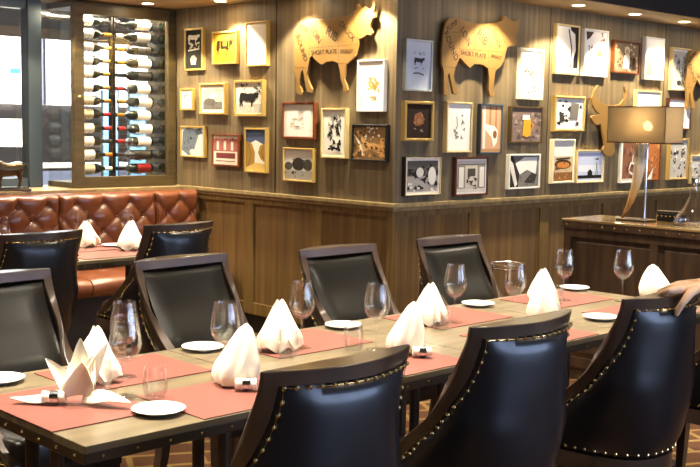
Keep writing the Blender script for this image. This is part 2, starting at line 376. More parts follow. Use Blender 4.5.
# back and side walls of the room behind the camera with daylight windows
def wall_windows():
    struct(MB().box(XL, XR, YB-.1, YB, 0, .9).box(XL, XR, YB-.1, YB, 2.3, HZ).box(XL, 1.0, YB-.1, YB, .9, 2.3).box(9.6, XR, YB-.1, YB, .9, 2.3), 'wall_front', 'plaster')
    n = 4; w = (9.6-1.0)/n
    for i in range(n):
        struct(MB().box(1.0+i*w+.12, 1.0+(i+1)*w-.12, YB-.06, YB-.05, .9, 2.3), 'window_%d' % (4+i), 'daylight')
        struct(MB().box(1.0+i*w, 1.0+i*w+.12, YB-.1, YB, .9, 2.3).box(1.0+(i+1)*w-.12, 1.0+(i+1)*w, YB-.1, YB, .9, 2.3), 'trim_%d' % (8+i), 'dark_wood')
    struct(MB().box(XR, XR+.1, YB, 14, 0, 3.3), 'wall_side_right', 'plaster')
    struct(MB().box(XL-.1, XL, YB, 14, 0, 3.3), 'wall_side_left', 'plaster')
wall_windows()

# ------------------------------------------------------------------ lights
def spot(loc, e, size, blend=.6, col=(1, .86, .62), rad=.03, name='spot'):
    l = bpy.data.lights.new(name, 'SPOT'); l.energy = e; l.spot_size = math.radians(size); l.spot_blend = blend; l.color = col; l.shadow_soft_size = rad
    o = bpy.data.objects.new(name, l); COL.objects.link(o); o.location = loc; return o
dl0 = None
def downlight(x, y, z, label, group, e, size, blend=.6, col=(1, .86, .62)):
    global dl0
    if dl0 is None:
        dl0 = empty('ceiling_light', (x, y, z))
        MB().lathe([(.047, 0), (.052, -.004), (.044, -.006), (.040, 0)], n=24).build('trim_ring', 'white_frame', dl0, smooth=True)
        MB().lathe([(0, -.002), (.040, -.002)], n=24).build('lit_disc', 'lamp_glow', dl0)
        d = dl0
    else: d = copy_tree(dl0)
    d.location = (x, y, z); d['label'] = label; d['category'] = 'light'; d['group'] = group
    spot((x, y, z-.012), e, size, blend, col)
WL = 33
for i, (x, l) in enumerate(((5.88, 'above the right steer cutout'), (6.63, 'leftmost of the three in view over the right wall'), (7.38, 'middle of the three in view over the right wall'), (8.13, 'rightmost of the three in view over the right wall'), (8.9, 'beyond the right edge of the photo'), (9.7, 'far right end of the soffit'))):
    downlight(x, 4.53, SZ, 'round downlight in the soffit, ' + l, 'downlights in the soffit', WL, 106, .3)
for y, l in ((6.40, 'top of the photo above the left pictures'), (5.62, 'above the left steer cutout'), (4.95, 'just left of the wall corner')):
    downlight(4.86, y, SZ, 'round recessed downlight in the soffit, ' + l, 'downlights in the soffit', WL, 106, .3)
for x, l in ((4.62, 'in front of the wine cabinet'), (3.85, 'over the booth left of the wine cabinet'), (3.08, 'over the left end of the booth')):
    downlight(x, 6.98, SZ, 'round recessed downlight in the soffit, ' + l, 'downlights in the soffit', WL, 106, .3)
for i, x in enumerate((1.3, 2.2, 3.1, 4.0, 4.9)):
    downlight(x, 2.85, HZ, 'ceiling downlight over the long table, %s from its left end' % ('first', 'second', 'third', 'fourth', 'fifth')[i], 'downlights over the long table', 140, 62, .8, (1, .92, .76))
for i, (x, y) in enumerate(((2.4, 5.75), (3.5, 5.75))):
    downlight(x, y, HZ, 'ceiling downlight over the booth tables, %s one' % ('left', 'right')[i], 'downlights over the booth tables', 120, 60, .8, (1, .90, .74))
for i, (x, y) in enumerate(((0.5, .4), (3.0, 1.3), (4.8, .8), (6.4, 2.6), (8.0, 1.5), (0.2, 3.5), (0.5, 5.4), (2.2, 4.3), (4.1, 4.15))):  # unseen downlights added as wide fill for the room's ambient light
    downlight(x, y, HZ, 'added ceiling fill light away from the tables, at %s' % ('the camera', 'the near chairs', 'the standing person', 'the side console', 'the far right', 'the left end', 'the left booth', 'the aisle left', 'the aisle right')[i], 'fill lights added over the aisles', 31, 130, .8, (1, .88, .68))
W = bpy.data.worlds.new('world'); SC.world = W; W.use_nodes = True
W.node_tree.nodes['Background'].inputs[0].default_value = (.8, .85, 1, 1); W.node_tree.nodes['Background'].inputs[1].default_value = .3
# lights of the room behind the glass, plus an added fill on the blue screens
for x in (3.5, 6.0, 8.5): spot((x, 10.5, 3.2), 60, 140, .8, (1, .9, .8), .1)
ar = bpy.data.lights.new('screen_fill_light', 'AREA'); ar.energy = 130; ar.size = .5; ar.size_y = .5; ar.color = (.9, .95, 1)
ao = bpy.data.objects.new('screen_fill_light', ar); COL.objects.link(ao); ao.location = (4.9, 7.95, 3.15); ao.rotation_euler = (math.radians(38), 0, 0)
for x in (4.3, 4.8):  # fill lamps added inside the cabinet top to brighten the bottles
    ls = bpy.data.lights.new('cabinet_fill_light', 'AREA'); ls.shape = 'RECTANGLE'; ls.size = .3; ls.size_y = .03; ls.energy = 3.5; ls.color = (1, .9, .75)
    lo_ = bpy.data.objects.new('cabinet_fill_light', ls); COL.objects.link(lo_); lo_.location = (x, Cc+.055, CT-.05)
    lo_.rotation_euler = (math.radians(12), 0, 0)
MB().box(il, ir, Cc+.052, Cc+.066, CT-.047, CT-.041).build('added_light_strip', 'lamp_glow', cab)  # glowing strip added as a body for the fill lamps

# ------------------------------------------------------------------ chairs
DT = [(.33, .50), (.46, .50), (.50, .44), (.55, .365), (.60, .29), (.65, .235), (.69, .185), (.73, .148), (.77, .117), (.81, .085), (.85, .060), (.89, .038), (.925, .023), (.96, .008), (1.0, 0)]
def dfun(z): return interp(z, DT)
HWT, Y0 = .241, -.30
def hwz(z): return interp(z, [(.33, .20), (.43, .208), (.6, .226), (.8, .237), (1.0, .241)])
def plan(z, n=60):
    hw = hwz(z); yf = Y0+dfun(z); yc = interp(z, [(.33, -.31), (.43, -.322), (.52, -.345), (.6, -.358), (.8, -.370), (1.0, -.372)])
    D = yf-yc; w = max(0, min(1, (D-.09)/.16)); P = []
    for i in range(-n, n+1):
        th = i/n*PI/2; sg = 1 if th >= 0 else -1
        u = math.sin(abs(th))**(2/3.1); se = 1-max(0, math.cos(th))**(2/3.1)
        pu = abs(math.sin(th))
        x = hw*((1-w)*pu+w*u); f = (1-w)*pu**2+w*se
        P.append((sg*x, yc+D*f))
    # arc length and inward normals
    S = [0]
    for a, b in zip(P, P[1:]): S.append(S[-1]+math.dist(a, b))
    Nn = []
    for i in range(len(P)):
        a = P[max(i-1, 0)]; b = P[min(i+1, len(P)-1)]; tx, ty = b[0]-a[0], b[1]-a[1]; l = math.hypot(tx, ty)
        nx, ny = -ty/l, tx/l
        nx, ny = nx*w, ny*w+(1-w)
        l = math.hypot(nx, ny); Nn.append((nx/l, ny/l))
    def at(s):
        s = max(0, min(S[-1], s))
        for i in range(len(S)-1):
            if S[i+1] >= s-1e-9:
                t = (s-S[i])/max(1e-9, S[i+1]-S[i]); p, q = P[i], P[i+1]
                nx = Nn[i][0]*(1-t)+Nn[i+1][0]*t; ny = Nn[i][1]*(1-t)+Nn[i+1][1]*t; l = math.hypot(nx, ny)
                return (p[0]*(1-t)+q[0]*t, p[1]*(1-t)+q[1]*t, nx/l, ny/l)
        return (*P[-1], *Nn[-1])
    return S[-1], at, w
def make_chair():
    t = empty('upholstered_armchair')
    zs = [.432, .45, .47, .49, .52, .55, .58, .61, .64, .67, .70, .73, .76, .79, .82, .85, .88, .91, .935, .963, .982, 1.0]
    TH = .042; O = []; I = []; OL = []; IL = []; nails = []
    NM = 22
    for k, z in enumerate(zs):
        L, at, w = plan(z); e = .01
        sl = (dfun(z+e)-dfun(z-e))/(2*e); wl = min(.15, .038*math.sqrt(1+sl*sl)) if z > .47 else .038
        ss = [0, wl/2, wl]+[wl+(L-2*wl)*j/NM for j in range(1, NM)]+[L-wl, L-wl/2, L]
        ro, ri, rol, ril = [], [], [], []
        for j, s in enumerate(ss):
            x, y, nx, ny = at(s)
            ro.append((x, y, z)); ri.append(((1-w)*x+w*(x+nx*TH), (1-w)*(Y0+dfun(z)+.013)+w*(y+ny*TH), z))
            jj = (j-2)/NM; zz = (z-.432)/(.963-.432)
            pf = 0
            if 0 <= jj <= 1 and 0 <= zz <= 1: pf = .014*min(1, 5.5*min(jj, 1-jj, 1.6*min(zz, 1-zz)))**.6 if min(jj, 1-jj, zz, 1-zz) > 1e-6 else -.004
            rol.append((x-nx*pf, y-ny*pf, z)); ril.append(((1-w)*x+w*(x+nx*TH*.8), (1-w)*min(y+.012, Y0+dfun(z)-.006)+w*(y+ny*TH*.8), z))
        O.append(ro); I.append(ri); OL.append(rol); IL.append(ril)
    nc = len(O[0]); kt = zs.index(.963)
    fm = lambda i, j: i >= kt or j < 2 or j >= nc-3
    MB().thick(O, I, fm).build('frame', 'chair_wood', t, smooth=True, ang=35, bevel=.003)
    MB().thick(OL, IL, lambda i, j: not fm(i, j)).build('outside_panel', 'leather_dark', t, smooth=True, ang=70)
    # brass nails along the leather's edge
    pts = []
    zz = .475
    while zz < .95:
        L, at, w = plan(zz); e = .01; sl = (dfun(zz+e)-dfun(zz-e))/(2*e); wl = min(.15, .038*math.sqrt(1+sl*sl)) if zz > .47 else .038
        k = wl*1.0+.008*math.sqrt(1+sl*sl)
        for s in (k, L-k):
            x, y, nx, ny = at(s); pts.append((x-nx*.008, y-ny*.008, zz))
        zz += .033/math.sqrt(1+sl*sl)
    L, at, w = plan(.945)
    for i in range(15):
        x, y, nx, ny = at(.046+(L-.092)*i/14); pts.append((x-nx*.013, y-ny*.013, .961))
    L, at, w = plan(.452)
    for i in range(36):
        s = .02+(L-.04)*i/35; x, y, nx, ny = at(s); pts.append((x-nx*.005, y-ny*.005, .452))
    nb = MB()
    for p in pts: nb.ball(p, .0063, 8, 4)
    for line in (sorted([p for p in pts if p[2] < .955 and p[2] > .4 and p[0] < 0], key=lambda p: p[2])+pts[-51:-36]+sorted([p for p in pts if p[2] < .955 and p[2] > .4 and p[0] > 0], key=lambda p: -p[2]), pts[-36:]): nb.tube(line, .0009, 5)
    nb.build('nailhead_trim', 'brass', t, smooth=True, merge=False)
    # inside back pad following the sweep, then going down to the seat
    pz = [.48+i*(.960-.48)/16 for i in range(17)]; PO = []; PI_ = []
    for z in pz:
        yf = Y0+dfun(z); w = max(0, min(1, (yf+.37-.09)/.16)); k_ = .010*(1-w)-.012*w; v = (z-.48)/.480
        yb = interp(z, [(.44, -.10), (.60, -.11), (.70, -.135), (.76, -.18), (1.0, -.5)])
        y = min(yf+k_, max(yb, -.34)) if z < .76 else yf+k_
        hw = hwz(z)-.038; r1, r2 = [], []
        for i in range(15):
            u = -1+2*i/14; ed = min(1, 7*min((1-abs(u))/2, v, 1-v)) if min((1-abs(u)), v, 1-v) > 1e-6 else 0
            bow = -.012*(1-u*u)
            r1.append((u*hw, y+bow+.016*ed**.6-.006, z)); r2.append((u*hw, y+bow-.03, z))
        PO.append(r1); PI_.append(r2)
    MB().thick(PO, PI_, lambda i, j: True).build('back_pad', 'leather_olive', t, smooth=True, ang=70)
    # seat cushion
    R = []
    for z, g in ((.425, -.02), (.43, 0), (.50, 0), (.518, -.006), (.528, -.022), (.532, -.06), (.534, -.12), (.534, -.19)):
        hx, hy = .196+g, .185+g; r = .05; n = 32; row = []
        for j in range(n):
            a = 2*PI*j/n; cx, sy = math.cos(a), math.sin(a)
            row.append((max(.004, hx)*abs(cx)**.35*(1 if cx >= 0 else -1), .035+max(.004, hy)*abs(sy)**.35*(1 if sy >= 0 else -1), z))
        R.append(row)
    MB().grid(R, cu=True).build('seat_cushion', 'leather_olive', t, smooth=True, ang=60)
    sb = MB(); O2 = []; I2 = []
    for z in (.372, .432):
        L, at, w = plan(.435); ro, ri = [], []
        for j in range(31):
            x, y, nx, ny = at(L*j/30); ro.append((x-nx*.004, y-ny*.004, z)); ri.append((x+nx*.03, y+ny*.03, z))
        O2.append(ro); I2.append(ri)
    sb.thick(O2, I2, lambda i, j: True); sb.box(-.20, .20, .17, .2, .372, .425); sb.box(-.19, .19, -.17, .18, .40, .426)
    sb.build('seat_rail', 'chair_wood', t, smooth=True, ang=35)
    for sx, sy, dx, dy in ((-1, 1, 0, .01), (1, 1, 0, .01), (-1, -1, .02, -.07), (1, -1, .02, -.07)):
        b = (sx*.19, .165 if sy > 0 else -.165); e = (sx*(.19+dx), b[1]+dy); lg = MB(); R = []
        for q in range(6):
            f = q/5; h = .024-.009*f; cx = b[0]+(e[0]-b[0])*f*f; cy = b[1]+(e[1]-b[1])*f*f; z = .385*(1-f)
            R.append([(cx+a*h, cy+c*h, z) for a, c in ((-1, -1), (1, -1), (1, 1), (-1, 1))])
        lg.grid(R, cu=True); lg.add(R[-1], [(0, 1, 2, 3)]); lg.add(R[0], [(3, 2, 1, 0)])
        lg.build('leg', 'chair_wood', t, smooth=True, ang=50)
    return t
chair0 = make_chair(); used = [False]
def chair(x, y, rz, label, group, flip=False):
    c = chair0 if not used[0] else copy_tree(chair0); used[0] = True
    c.location = (x, y, 0); c.rotation_euler = (0, 0, rz); c['label'] = label; c['category'] = 'armchair'; c['group'] = group; return c
GN, GF, GB = 'armchairs on the near side of the long table', 'armchairs on the far side of the long table', 'armchairs at the booth tables'
chair(1.755, 2.13, 0, 'brass-nailed dark leather armchair seen from behind, leftmost on the near side', GN)
chair(2.545, 2.185, 0, 'brass-nailed dark leather armchair seen from behind, second from left on the near side', GN)
chair(3.325, 2.185, 0, 'brass-nailed dark leather armchair seen from behind, with a hand resting on its back', GN)
chair(4.19, 2.185, 0, 'dark armchair at the right photo edge, beyond the chair with the hand', GN)
chair(1.765, 3.355, PI+.05, 'armchair facing us, cut by the left photo edge, leather pad in wooden frame', GF)
chair(2.60, 3.36, PI+.06, 'armchair facing us beyond the table, second from left, bluish sheen on its leather', GF)
chair(3.375, 3.26, PI, 'armchair facing us beyond the table, standing before the left wainscot panels', GF)
chair(4.135, 3.255, PI-.02, 'armchair facing us beyond the table, standing before the wall corner', GF)
chair(2.60, 5.19, .05, 'dark nailed armchair seen from behind at the left booth table', GB)
chair(3.45, 5.22, .06, 'dark nailed armchair seen from behind at the right booth table', GB)

# ------------------------------------------------------------------ tables
def make_table(w, d, H=.75, edge=.048):
    t = empty('dining_table')
    MB().box(-w/2+.0025, w/2-.0025, -d/2, d/2, H-.02, H).build('table_top', 'table_wood', t, bevel=.002)
    MB().box(-w/2+.0015, w/2-.0015, -d/2+.0005, d/2-.0005, H-edge, H-.0195).build('table_edge', 'table_edge', t, bevel=.002)
    st_ = MB().ball((0, 0, 0), .0045, 8, 4).build('stud', 'brass', t, smooth=True)
    st_.location = (-w/2+w*.5/8, -d/2-.001, H-.032)
    for i in range(1, 16):
        c = st_.copy(); COL.objects.link(c); c.parent = t; c.location = (-w/2+w*(i % 8+.5)/8, (-d/2-.001) if i < 8 else (d/2+.001), H-.032)
    for sx in (-1, 1):
        for sy in (-.07, .07):
            MB().tube([(sx*w*.36, sy, .03), (sx*w*.36, sy, H-edge)], .02, 12).build('leg', 'dark_wood', t, smooth=True)
    MB().box(-w*.36-.03, w*.36+.03, -.04, .04, 0, .03).box(-w*.36-.04, -w*.36+.04, -.3, .3, 0, .03).box(w*.36-.04, w*.36+.04, -.3, .3, 0, .03).build('base', 'dark_wood', t, bevel=.004)
    return t
TY = 2.735; TX0 = 1.35; TW = .8125
tb = make_table(TW, .83)
for i in range(4):
    q = tb if i == 0 else copy_tree(tb)
    q.location = (TX0+TW*(i+.5), TY, 0)
    tag(q, 'wooden dining table with studded edge, %s of the four joined tables' % ('leftmost', 'second from left', 'third from left', 'rightmost')[i], 'table', 'joined tables of the long table')
    if i == 0:
        ends = []
tb_end = tb
st_ = [o for o in tb.children if o.name.startswith('stud')][0]
for k in range(9):
    c = st_.copy(); COL.objects.link(c); c.parent = tb; c.location = (-TW/2-.001, -.415+.83*(k+.5)/9, .718)
bt = make_table(.81, .66)
for i, (x, l) in enumerate(((2.63, 'left one behind the left nailed chair'), (3.46, 'right one behind the right nailed chair'))):
    q = bt if i == 0 else copy_tree(bt); q.location = (x, 5.82, 0)
    tag(q, 'small table at the red booth, ' + l, 'table', 'booth tables')
H = .75
def placemat(x, y, label, w=.455, d=.33, rz=0, g='placemats'):
    o = MB().box(-w/2, w/2, -d/2, d/2, 0, .003).build('placemat', 'placemat', loc=(x, y, H+.0003))
    o.rotation_euler = (0, 0, rz); tag(o, label, 'placemat', g)
S4 = ('first', 'second', 'third', 'fourth')
placemat(1.515, 2.70, 'red placemat at the left end of the long table, under the star-shaped napkin', w=.33, d=.44)
for i, x in enumerate((1.945, 2.625, 3.40, 4.225)):
    placemat(x, 2.49, 'red placemat on the near side of the long table, %s from the left' % S4[i])
for i, x in enumerate((1.86, 2.60, 3.44, 4.225)):
    placemat(x, 2.945, 'red placemat on the far side of the long table, %s from the left' % S4[i])
for i, (x, y) in enumerate(((2.63, 5.68), (3.46, 5.68), (2.63, 6.02), (3.46, 6.02))):
    placemat(x, y, 'red placemat on the %s booth table, %s side' % (('left', 'right')[i % 2], ('chair', 'booth')[i//2]), g='booth placemats', d=.3)
# bread plates
pl0 = None
def plate(x, y, label, g='bread plates', z=H+.0004):
    global pl0
    if pl0 is None:
        pl0 = empty('bread_plate')
        prof = [(0, .0), (.038, 0), (.040, .002), (.066, .010), (.074, .014), (.0745, .0155), (.072, .0158), (.062, .012), (.045, .006), (0, .0055)]
        MB().lathe(prof, n=40).build('plate_body', 'porcelain', pl0, smooth=True, ang=60)
        q = pl0
    else: q = copy_tree(pl0)
    q.location = (x, y, z); tag(q, label, 'plate', g)
plate(1.665, 2.475-.01, 'white bread plate at the near left table corner, in front of the tumbler')
plate(1.50, 3.075, 'white bread plate cut by the left edge of the photo')
plate(2.26, 3.07, 'white bread plate on the far side, left of the chair with the bluish sheen')
plate(2.94, 3.06, 'white bread plate in front of the armchair by the left wainscot')
plate(3.78, 3.06, 'white bread plate in front of the armchair by the wall corner')
plate(4.55, 3.07, 'white bread plate at the far right end of the long table')
plate(3.92, 2.51, 'white bread plate on the near side, left of the chair with the hand')
plate(3.72, 6.02, 'small white plate on the right booth table beside the napkin', 'booth plates')
plate(3.14, 5.62, 'small white plate on the right booth table near its front edge', 'booth plates')
# glasses
wg0 = None
def wineglass(x, y, label, g='wine glasses', s=1.0):
    global wg0
    if wg0 is None:
        wg0 = empty('wine_glass')
        bowl = [(.006, .103), (.017, .106), (.031, .118), (.042, .136), (.0468, .152), (.0468, .165), (.0445, .185), (.040, .21), (.0355, .238), (.035, .240), (.034, .2385), (.0385, .21), (.043, .185), (.0453, .165), (.0453, .153), (.0405, .138), (.029, .1225), (.012, .112), (0, .111)]
        MB().lathe(bowl, n=28).build('bowl', 'glass', wg0, smooth=True, ang=80)
        MB().lathe([(0, .105), (.0065, .105), (.0042, .095), (.0038, .05), (.0045, .015), (.008, .006), (0, .006)], n=12).build('stem', 'glass', wg0, smooth=True, ang=80)
        MB().lathe([(0, .0065), (.010, .0055), (.030, .0025), (.036, .0015), (.0365, .0008), (.036, 0), (0, 0)], n=28).build('foot', 'glass', wg0, smooth=True, ang=80)
        q = wg0
    else: q = copy_tree(wg0)
    q.location = (x, y, H+.0035); q.scale = (s, s, s); tag(q, label, 'wine glass', g)
wineglass(1.69, 2.67, 'wine glass at the near left corner, foremost of the overlapping pair', s=1.0)
wineglass(1.82, 2.88, 'wine glass at the left end, hindmost of the overlapping pair')
wineglass(2.06, 2.68, 'wine glass just behind the ringed napkin beside the leftmost near chair')
wineglass(2.55, 2.87, 'wine glass behind the peaked napkin before the armchair by the left wainscot')
wineglass(2.73, 2.67, 'wine glass left of the middle of the table, standing over the leftmost near chair')
wineglass(3.37, 2.85, 'wine glass beside the peaked napkin before the armchair by the wall corner')
wineglass(3.60, 2.72, 'wine glass directly above the second near chair, its rim overlapping the wall ring')
wineglass(4.21, 2.90, 'wine glass at the far right, its bowl against the left end of the console')
wineglass(4.41, 2.71, 'wine glass rightmost on the table, standing before the side console front')
for x, y, l in ((3.49, 6.01, 'wine glass on the right booth table, the left one'), (3.74, 5.87, 'wine glass on the right booth table, the right one'), (2.88, 5.85, 'wine glass on the left booth table, cut by the photo edge')):
    wineglass(x, y, l, 'booth wine glasses')
tm0 = None
def tumbler(x, y, label, g='tumblers'):
    global tm0
    if tm0 is None:
        tm0 = tag(MB().lathe([(0, 0), (.026, 0), (.031, .004), (.0355, .02), (.0365, .04), (.0345, .07), (.0315, .095), (.0308, .0955), (.0305, .094), (.0335, .07), (.0353, .04), (.034, .02), (.028, .010), (0, .009)], n=26).build('tumbler', 'glass', smooth=True, ang=80))
        q = tm0
    else: q = copy_tree(tm0)
    q.location = (x, y, H+.0035); tag(q, label, 'tumbler', g)
tumbler(1.745, 2.60, 'empty stemless tumbler at the near left corner, right of the wine glass')
FN = ((1.715, 2.885), (2.445, 2.875), (3.255, 2.885), (4.10, 2.94))
for i, (x, y) in enumerate(FN): tumbler(x-.045, y-.105, 'stemless tumbler before a peaked napkin on the far side, %s from left' % S4[i])
for i, (x, y) in enumerate(((2.78, 2.745),)): tumbler(x-.12, y-.03, 'stemless tumbler behind the napkin between the two leftmost near chairs')

# ------------------------------------------------------------------ napkins
def leaf(mb, base, tip, w, side, cup=.25, n=9, k=7, bulge=.5):
    base = Vector(base); tip = Vector(tip); side = Vector(side).normalized(); ax = tip-base; nrm = ax.normalized().cross(side).normalized()
    O = []; I = []
    for i in range(n):
        v = i/(n-1); wd = w*1.25*((1-v)**.8)*min(1, .45+1.9*v)+.0015; r1, r2 = [], []
        c = base+ax*v+nrm*(.10*ax.length*math.sin(PI*v))
        for j in range(k):
            u = -1+2*j/(k-1); p = c+side*(u*wd)+nrm*(-cup*wd*u*u+.06*wd*math.sin(7*u+5*v))
            r1.append(tuple(p)); r2.append(tuple(p+nrm*.003))
        O.append(r1); I.append(r2)
    mb.thick(O, I, lambda i, j: True)
def standing_napkin(x, y, rz, label, g, s=1.0, seed=0, hh=.175):
    """a starched tent of cloth: pointed peak, two side folds and a scalloped hem"""
    rn = random.Random(seed); t = empty('folded_napkin', (x, y, H+.0035), rz)
    n, k = 56, 15; R = []
    ph = rn.uniform(0, 6)
    for i in range(k):
        v = i/(k-1); r0 = .073*(1-v)**.78+.0018; row = []
        for j in range(n):
            a = 2*PI*j/n
            ell = 1+.22*math.cos(2*a)
            fold = 1+(.16*math.cos(5*a+ph+1.5*v)+.07*math.cos(9*a-2*v))*(1-v)**.5*(.3+.7*(1-v))
            hem = .012*(1-v)**3*(1+math.cos(5*a+ph))
            if v < .25: r_ = r0*(1-.18*(.25-v)/.25)
            else: r_ = r0
            row.append((r_*ell*fold*math.cos(a)+.012*v*v, r_*fold*math.sin(a), hem+hh*v**1.0))
        R.append(row)
    MB().grid(R, cu=True).build('cloth', 'linen', t, smooth=True, ang=80)
    fl = MB(); leaf(fl, (-.045, -.03, .02), (-.004, .005, hh*.99), .05, (1, -.4, 0), cup=-.5)
    leaf(fl, (.05, -.035, .012), (.012, 0, hh*.86), .042, (.6, 1, 0), cup=.5)
    fl.build('front_fold', 'linen', t, smooth=True, ang=60)
    t.scale = (s, s, s); return tag(t, label, 'napkin', g)
def cone_cloth(mb, cx, cy, hh, rad, lean, seed, rz=0):
    rn = random.Random(seed); ph = rn.uniform(0, 6); R = []; n, k = 48, 13
    for i in range(k):
        v = i/(k-1); r0 = rad*(1-v)**.62+.0015; row = []
        if v < .3: r0 *= .62+.38*(v/.3)**.6
        for j in range(n):
            a = 2*PI*j/n; fold = 1+(.15*math.cos(4*a+ph+2.4*v)+.07*math.cos(9*a-3*v))*(.35+.65*(1-v))
            row.append((cx+lean[0]*v+r0*1.15*fold*math.cos(a), cy+lean[1]*v+r0*.85*fold*math.sin(a), hh*v))
        R.append(row)
    mb.grid(R, cu=True)
def ring_napkin(x, y, rz, label, petals, g='napkins in rings', rx=0, ry=0):
    t = empty('ringed_napkin', (x, y, H+.0095), rz); c = MB()
    if isinstance(petals, tuple): cone_cloth(c, 0, 0, *petals)
    else:
        for b, tp, w, sd, cu in petals: leaf(c, b, tp, w, sd, cu)
    c.tube([(rx-.035, ry, .017), (rx, ry, .015), (rx+.03, ry, .017)], [.0165, .0145, .0175], 14)
    c.build('cloth', 'linen', t, smooth=True, ang=60)
    R = []
    for q, r_ in ((-.012, .0195), (.012, .0195), (.012, .0178), (-.012, .0178)):
        R.append([(rx+q, ry+r_*math.cos(2*PI*j/24), .015+r_*math.sin(2*PI*j/24)) for j in range(24)])
    MB().grid(R, cu=True, cv=True).build('napkin_ring', 'chrome', t, smooth=True, ang=50)
    return tag(t, label, 'napkin', g)
fl_ = 'white peaked napkin on the far side, '
for i, (x, y) in enumerate(FN):
    standing_napkin(x, y, -.8+.25*i, fl_+('behind the wine glasses at the left end', 'before the armchair by the left wainscot', 'before the armchair by the wall corner', 'farthest one, before the left end of the console')[i], 'standing napkins', 1.0, i+1, (.175, .185, .17, .155)[i])
# view-facing direction of the table scene: local frames turned so that the fans open towards the aisle
vr = -.77
star = [((.02, 0, .03), (.015, .03, .175), .040, (1, 0, 0), .4), ((.03, .01, .03), (.095, .02, .165), .024, (.6, .5, -.5), .5), ((0, 0, .03), (-.085, .03, .115), .030, (.3, .4, 1), .3),
        ((.02, -.01, .02), (.035, -.03, .12), .045, (1, 0, 0), .6), ((.03, 0, .015), (.175, -.055, .012), .036, (0, 1, .35), .3), ((-.02, 0, .02), (-.17, -.02, .012), .034, (0, 1, .2), .3), ((.0, .0, .02), (.055, .02, .13), .045, (1, .2, 0), .8)]
ring_napkin(1.535, 2.70, vr, 'white napkin folded like a star in a silver ring, left table end', star, rx=-.045, ry=-.02)
def lily(h=.15, l=0):
    return [((.0, .0, .012), (.045+l, .02, h), .062, (1, .1, 0), .7), ((-.02, .01, .012), (-.05, .03, h*.72), .050, (1, 0, .5), .5), ((.03, 0, .01), (.075, .02, h*.6), .045, (.7, 0, -.7), .4),
            ((-.02, -.015, .01), (-.03, -.01, h*.66), .052, (1, 0, .2), .7), ((-.01, 0, .012), (-.09, -.03, .02), .036, (0, 1, .4), .4), ((.02, 0, .02), (.03, .04, h*.9), .055, (1, .3, 0), .6)]
ring_napkin(2.015, 2.575, vr, 'white napkin in a silver ring, folded as a leaning cone, beside the leftmost near chair', (.185, .075, (.035, .01), 3), rx=.045, ry=-.07)
ring_napkin(2.755, 2.555, vr, 'white napkin showing just over the top of the leftmost near chair', (.18, .068, (.03, .01), 4), rx=.06, ry=-.06)
ring_napkin(3.65, 2.61, vr, 'white napkin showing just over the top of the second near chair', (.19, .072, (.0, .01), 5), rx=.045, ry=-.07)
ring_napkin(4.56, 2.62, vr, 'white napkin peeking over the back of the chair with the hand', (.165, .078, (-.02, .01), 6), rx=.045, ry=-.07)
for x, y, z_, l in ((3.57, 6.10, .15, 'white standing napkin on the right booth table, the left one'), (3.70, 5.78, .17, 'white standing napkin on the right booth table, beside the nailed chair'), (2.90, 6.0, .15, 'white standing napkin on the left booth table')):
    standing_napkin(x, y, .3, l, 'booth napkins', 1.22, int(x*10), z_*.9)

# ------------------------------------------------------------------ booth
bo = empty('booth_bench', (0, 0, 0), label='long red-brown tufted leather booth bench along the wall under the wine cabinet', cat='booth')
def tuft(u, z, x0, x1):
    U = u/.222+.30; zb = .965
    r = (zb-z)/.205
    if r < 0: h = abs(math.sin(PI*U))**.45
    else: h = (abs(math.sin(PI*(U+r)))*abs(math.sin(PI*(U-r))))**.45
    b = 0
    for kk in range(0, 3):
        off = kk*.5; zc = zb-.1025*kk
        du = ((U+off) % 1); du = min(du, 1-du)*.222; dd = math.hypot(du, z-zc); b += math.exp(-(dd/.022)**2)
    e = min(1, (u-x0)/.03, (x1-u)/.03, (1.03-z)/.03); e = max(0, e)**.5
    return .038*h*e-.020*b*e, e
secs = [(1.4, 2.2), (2.2, 3.0), (3.0, 3.8), (3.8, 4.6), (4.6, 4.985)]
bf = 6.875
for x0, x1 in secs:
    nx = int((x1-x0)/.0095); R = []
    for i in range(44):
        z = .50+(1.03-.50)*i/43; row = []
        for j in range(nx+1):
            u = x0+.003+(x1-x0-.006)*j/nx; h, e = tuft(u, z, x0, x1); row.append((u, bf-.015-h*.8-.01*e, z))
        R.append(row)
    R.append([(p[0], bf+.06, 1.036) for p in R[-1]]); R.append([(p[0], Cc-.11, 1.02) for p in R[0]]); R.append([(p[0], Cc-.11, .5) for p in R[0]])
    c = MB().grid(R); c.add([r[0] for r in R], [tuple(range(len(R)))]); c.add([r[-1] for r in R], [tuple(range(len(R)))[::-1]])
    bc = c.build('back_cushion', 'leather_red', bo, smooth=True, ang=70)
    bb = MB()
    for kk in range(3):
        zc = .965-.1025*kk
        q0 = math.floor((x0)/.222)-1
        for qq in range(q0, q0+8):
            u = (qq-.30-.5*kk)*.222+.222
            if x0+.03 < u < x1-.03: bb.ball((u, bf-.022, zc), .0085, 8, 5)
    bb.build('tuft_buttons', 'leather_red', bc, smooth=True, merge=False)
    # seat cushion with rounded nose
    R = []
    for y, z in ((6.86, .49), (6.86, .36), (6.43, .36), (6.405, .39), (6.395, .43), (6.405, .462), (6.43, .482), (6.49, .49), (6.7, .494)):
        R.append([(x0+.004+(x1-x0-.008)*j/8, y, z-(.012 if j in (0, 8) else 0) if z > .4 else z) for j in range(9)])
    c = MB().grid(R, cv=True); c.add([r[0] for r in R], [tuple(range(9))]); c.add([r[-1] for r in R], [tuple(range(9))[::-1]])
    c.build('seat_cushion', 'leather_red', bo, smooth=True, ang=50)
MB().box(1.4, 4.98, 6.46, Cc-.005, 0.0, .36).build('base', 'skirting', bo)
MB().box(1.4, 4.985, 6.875, Cc-.005, .36, .5).build('back_support', 'skirting', bo)

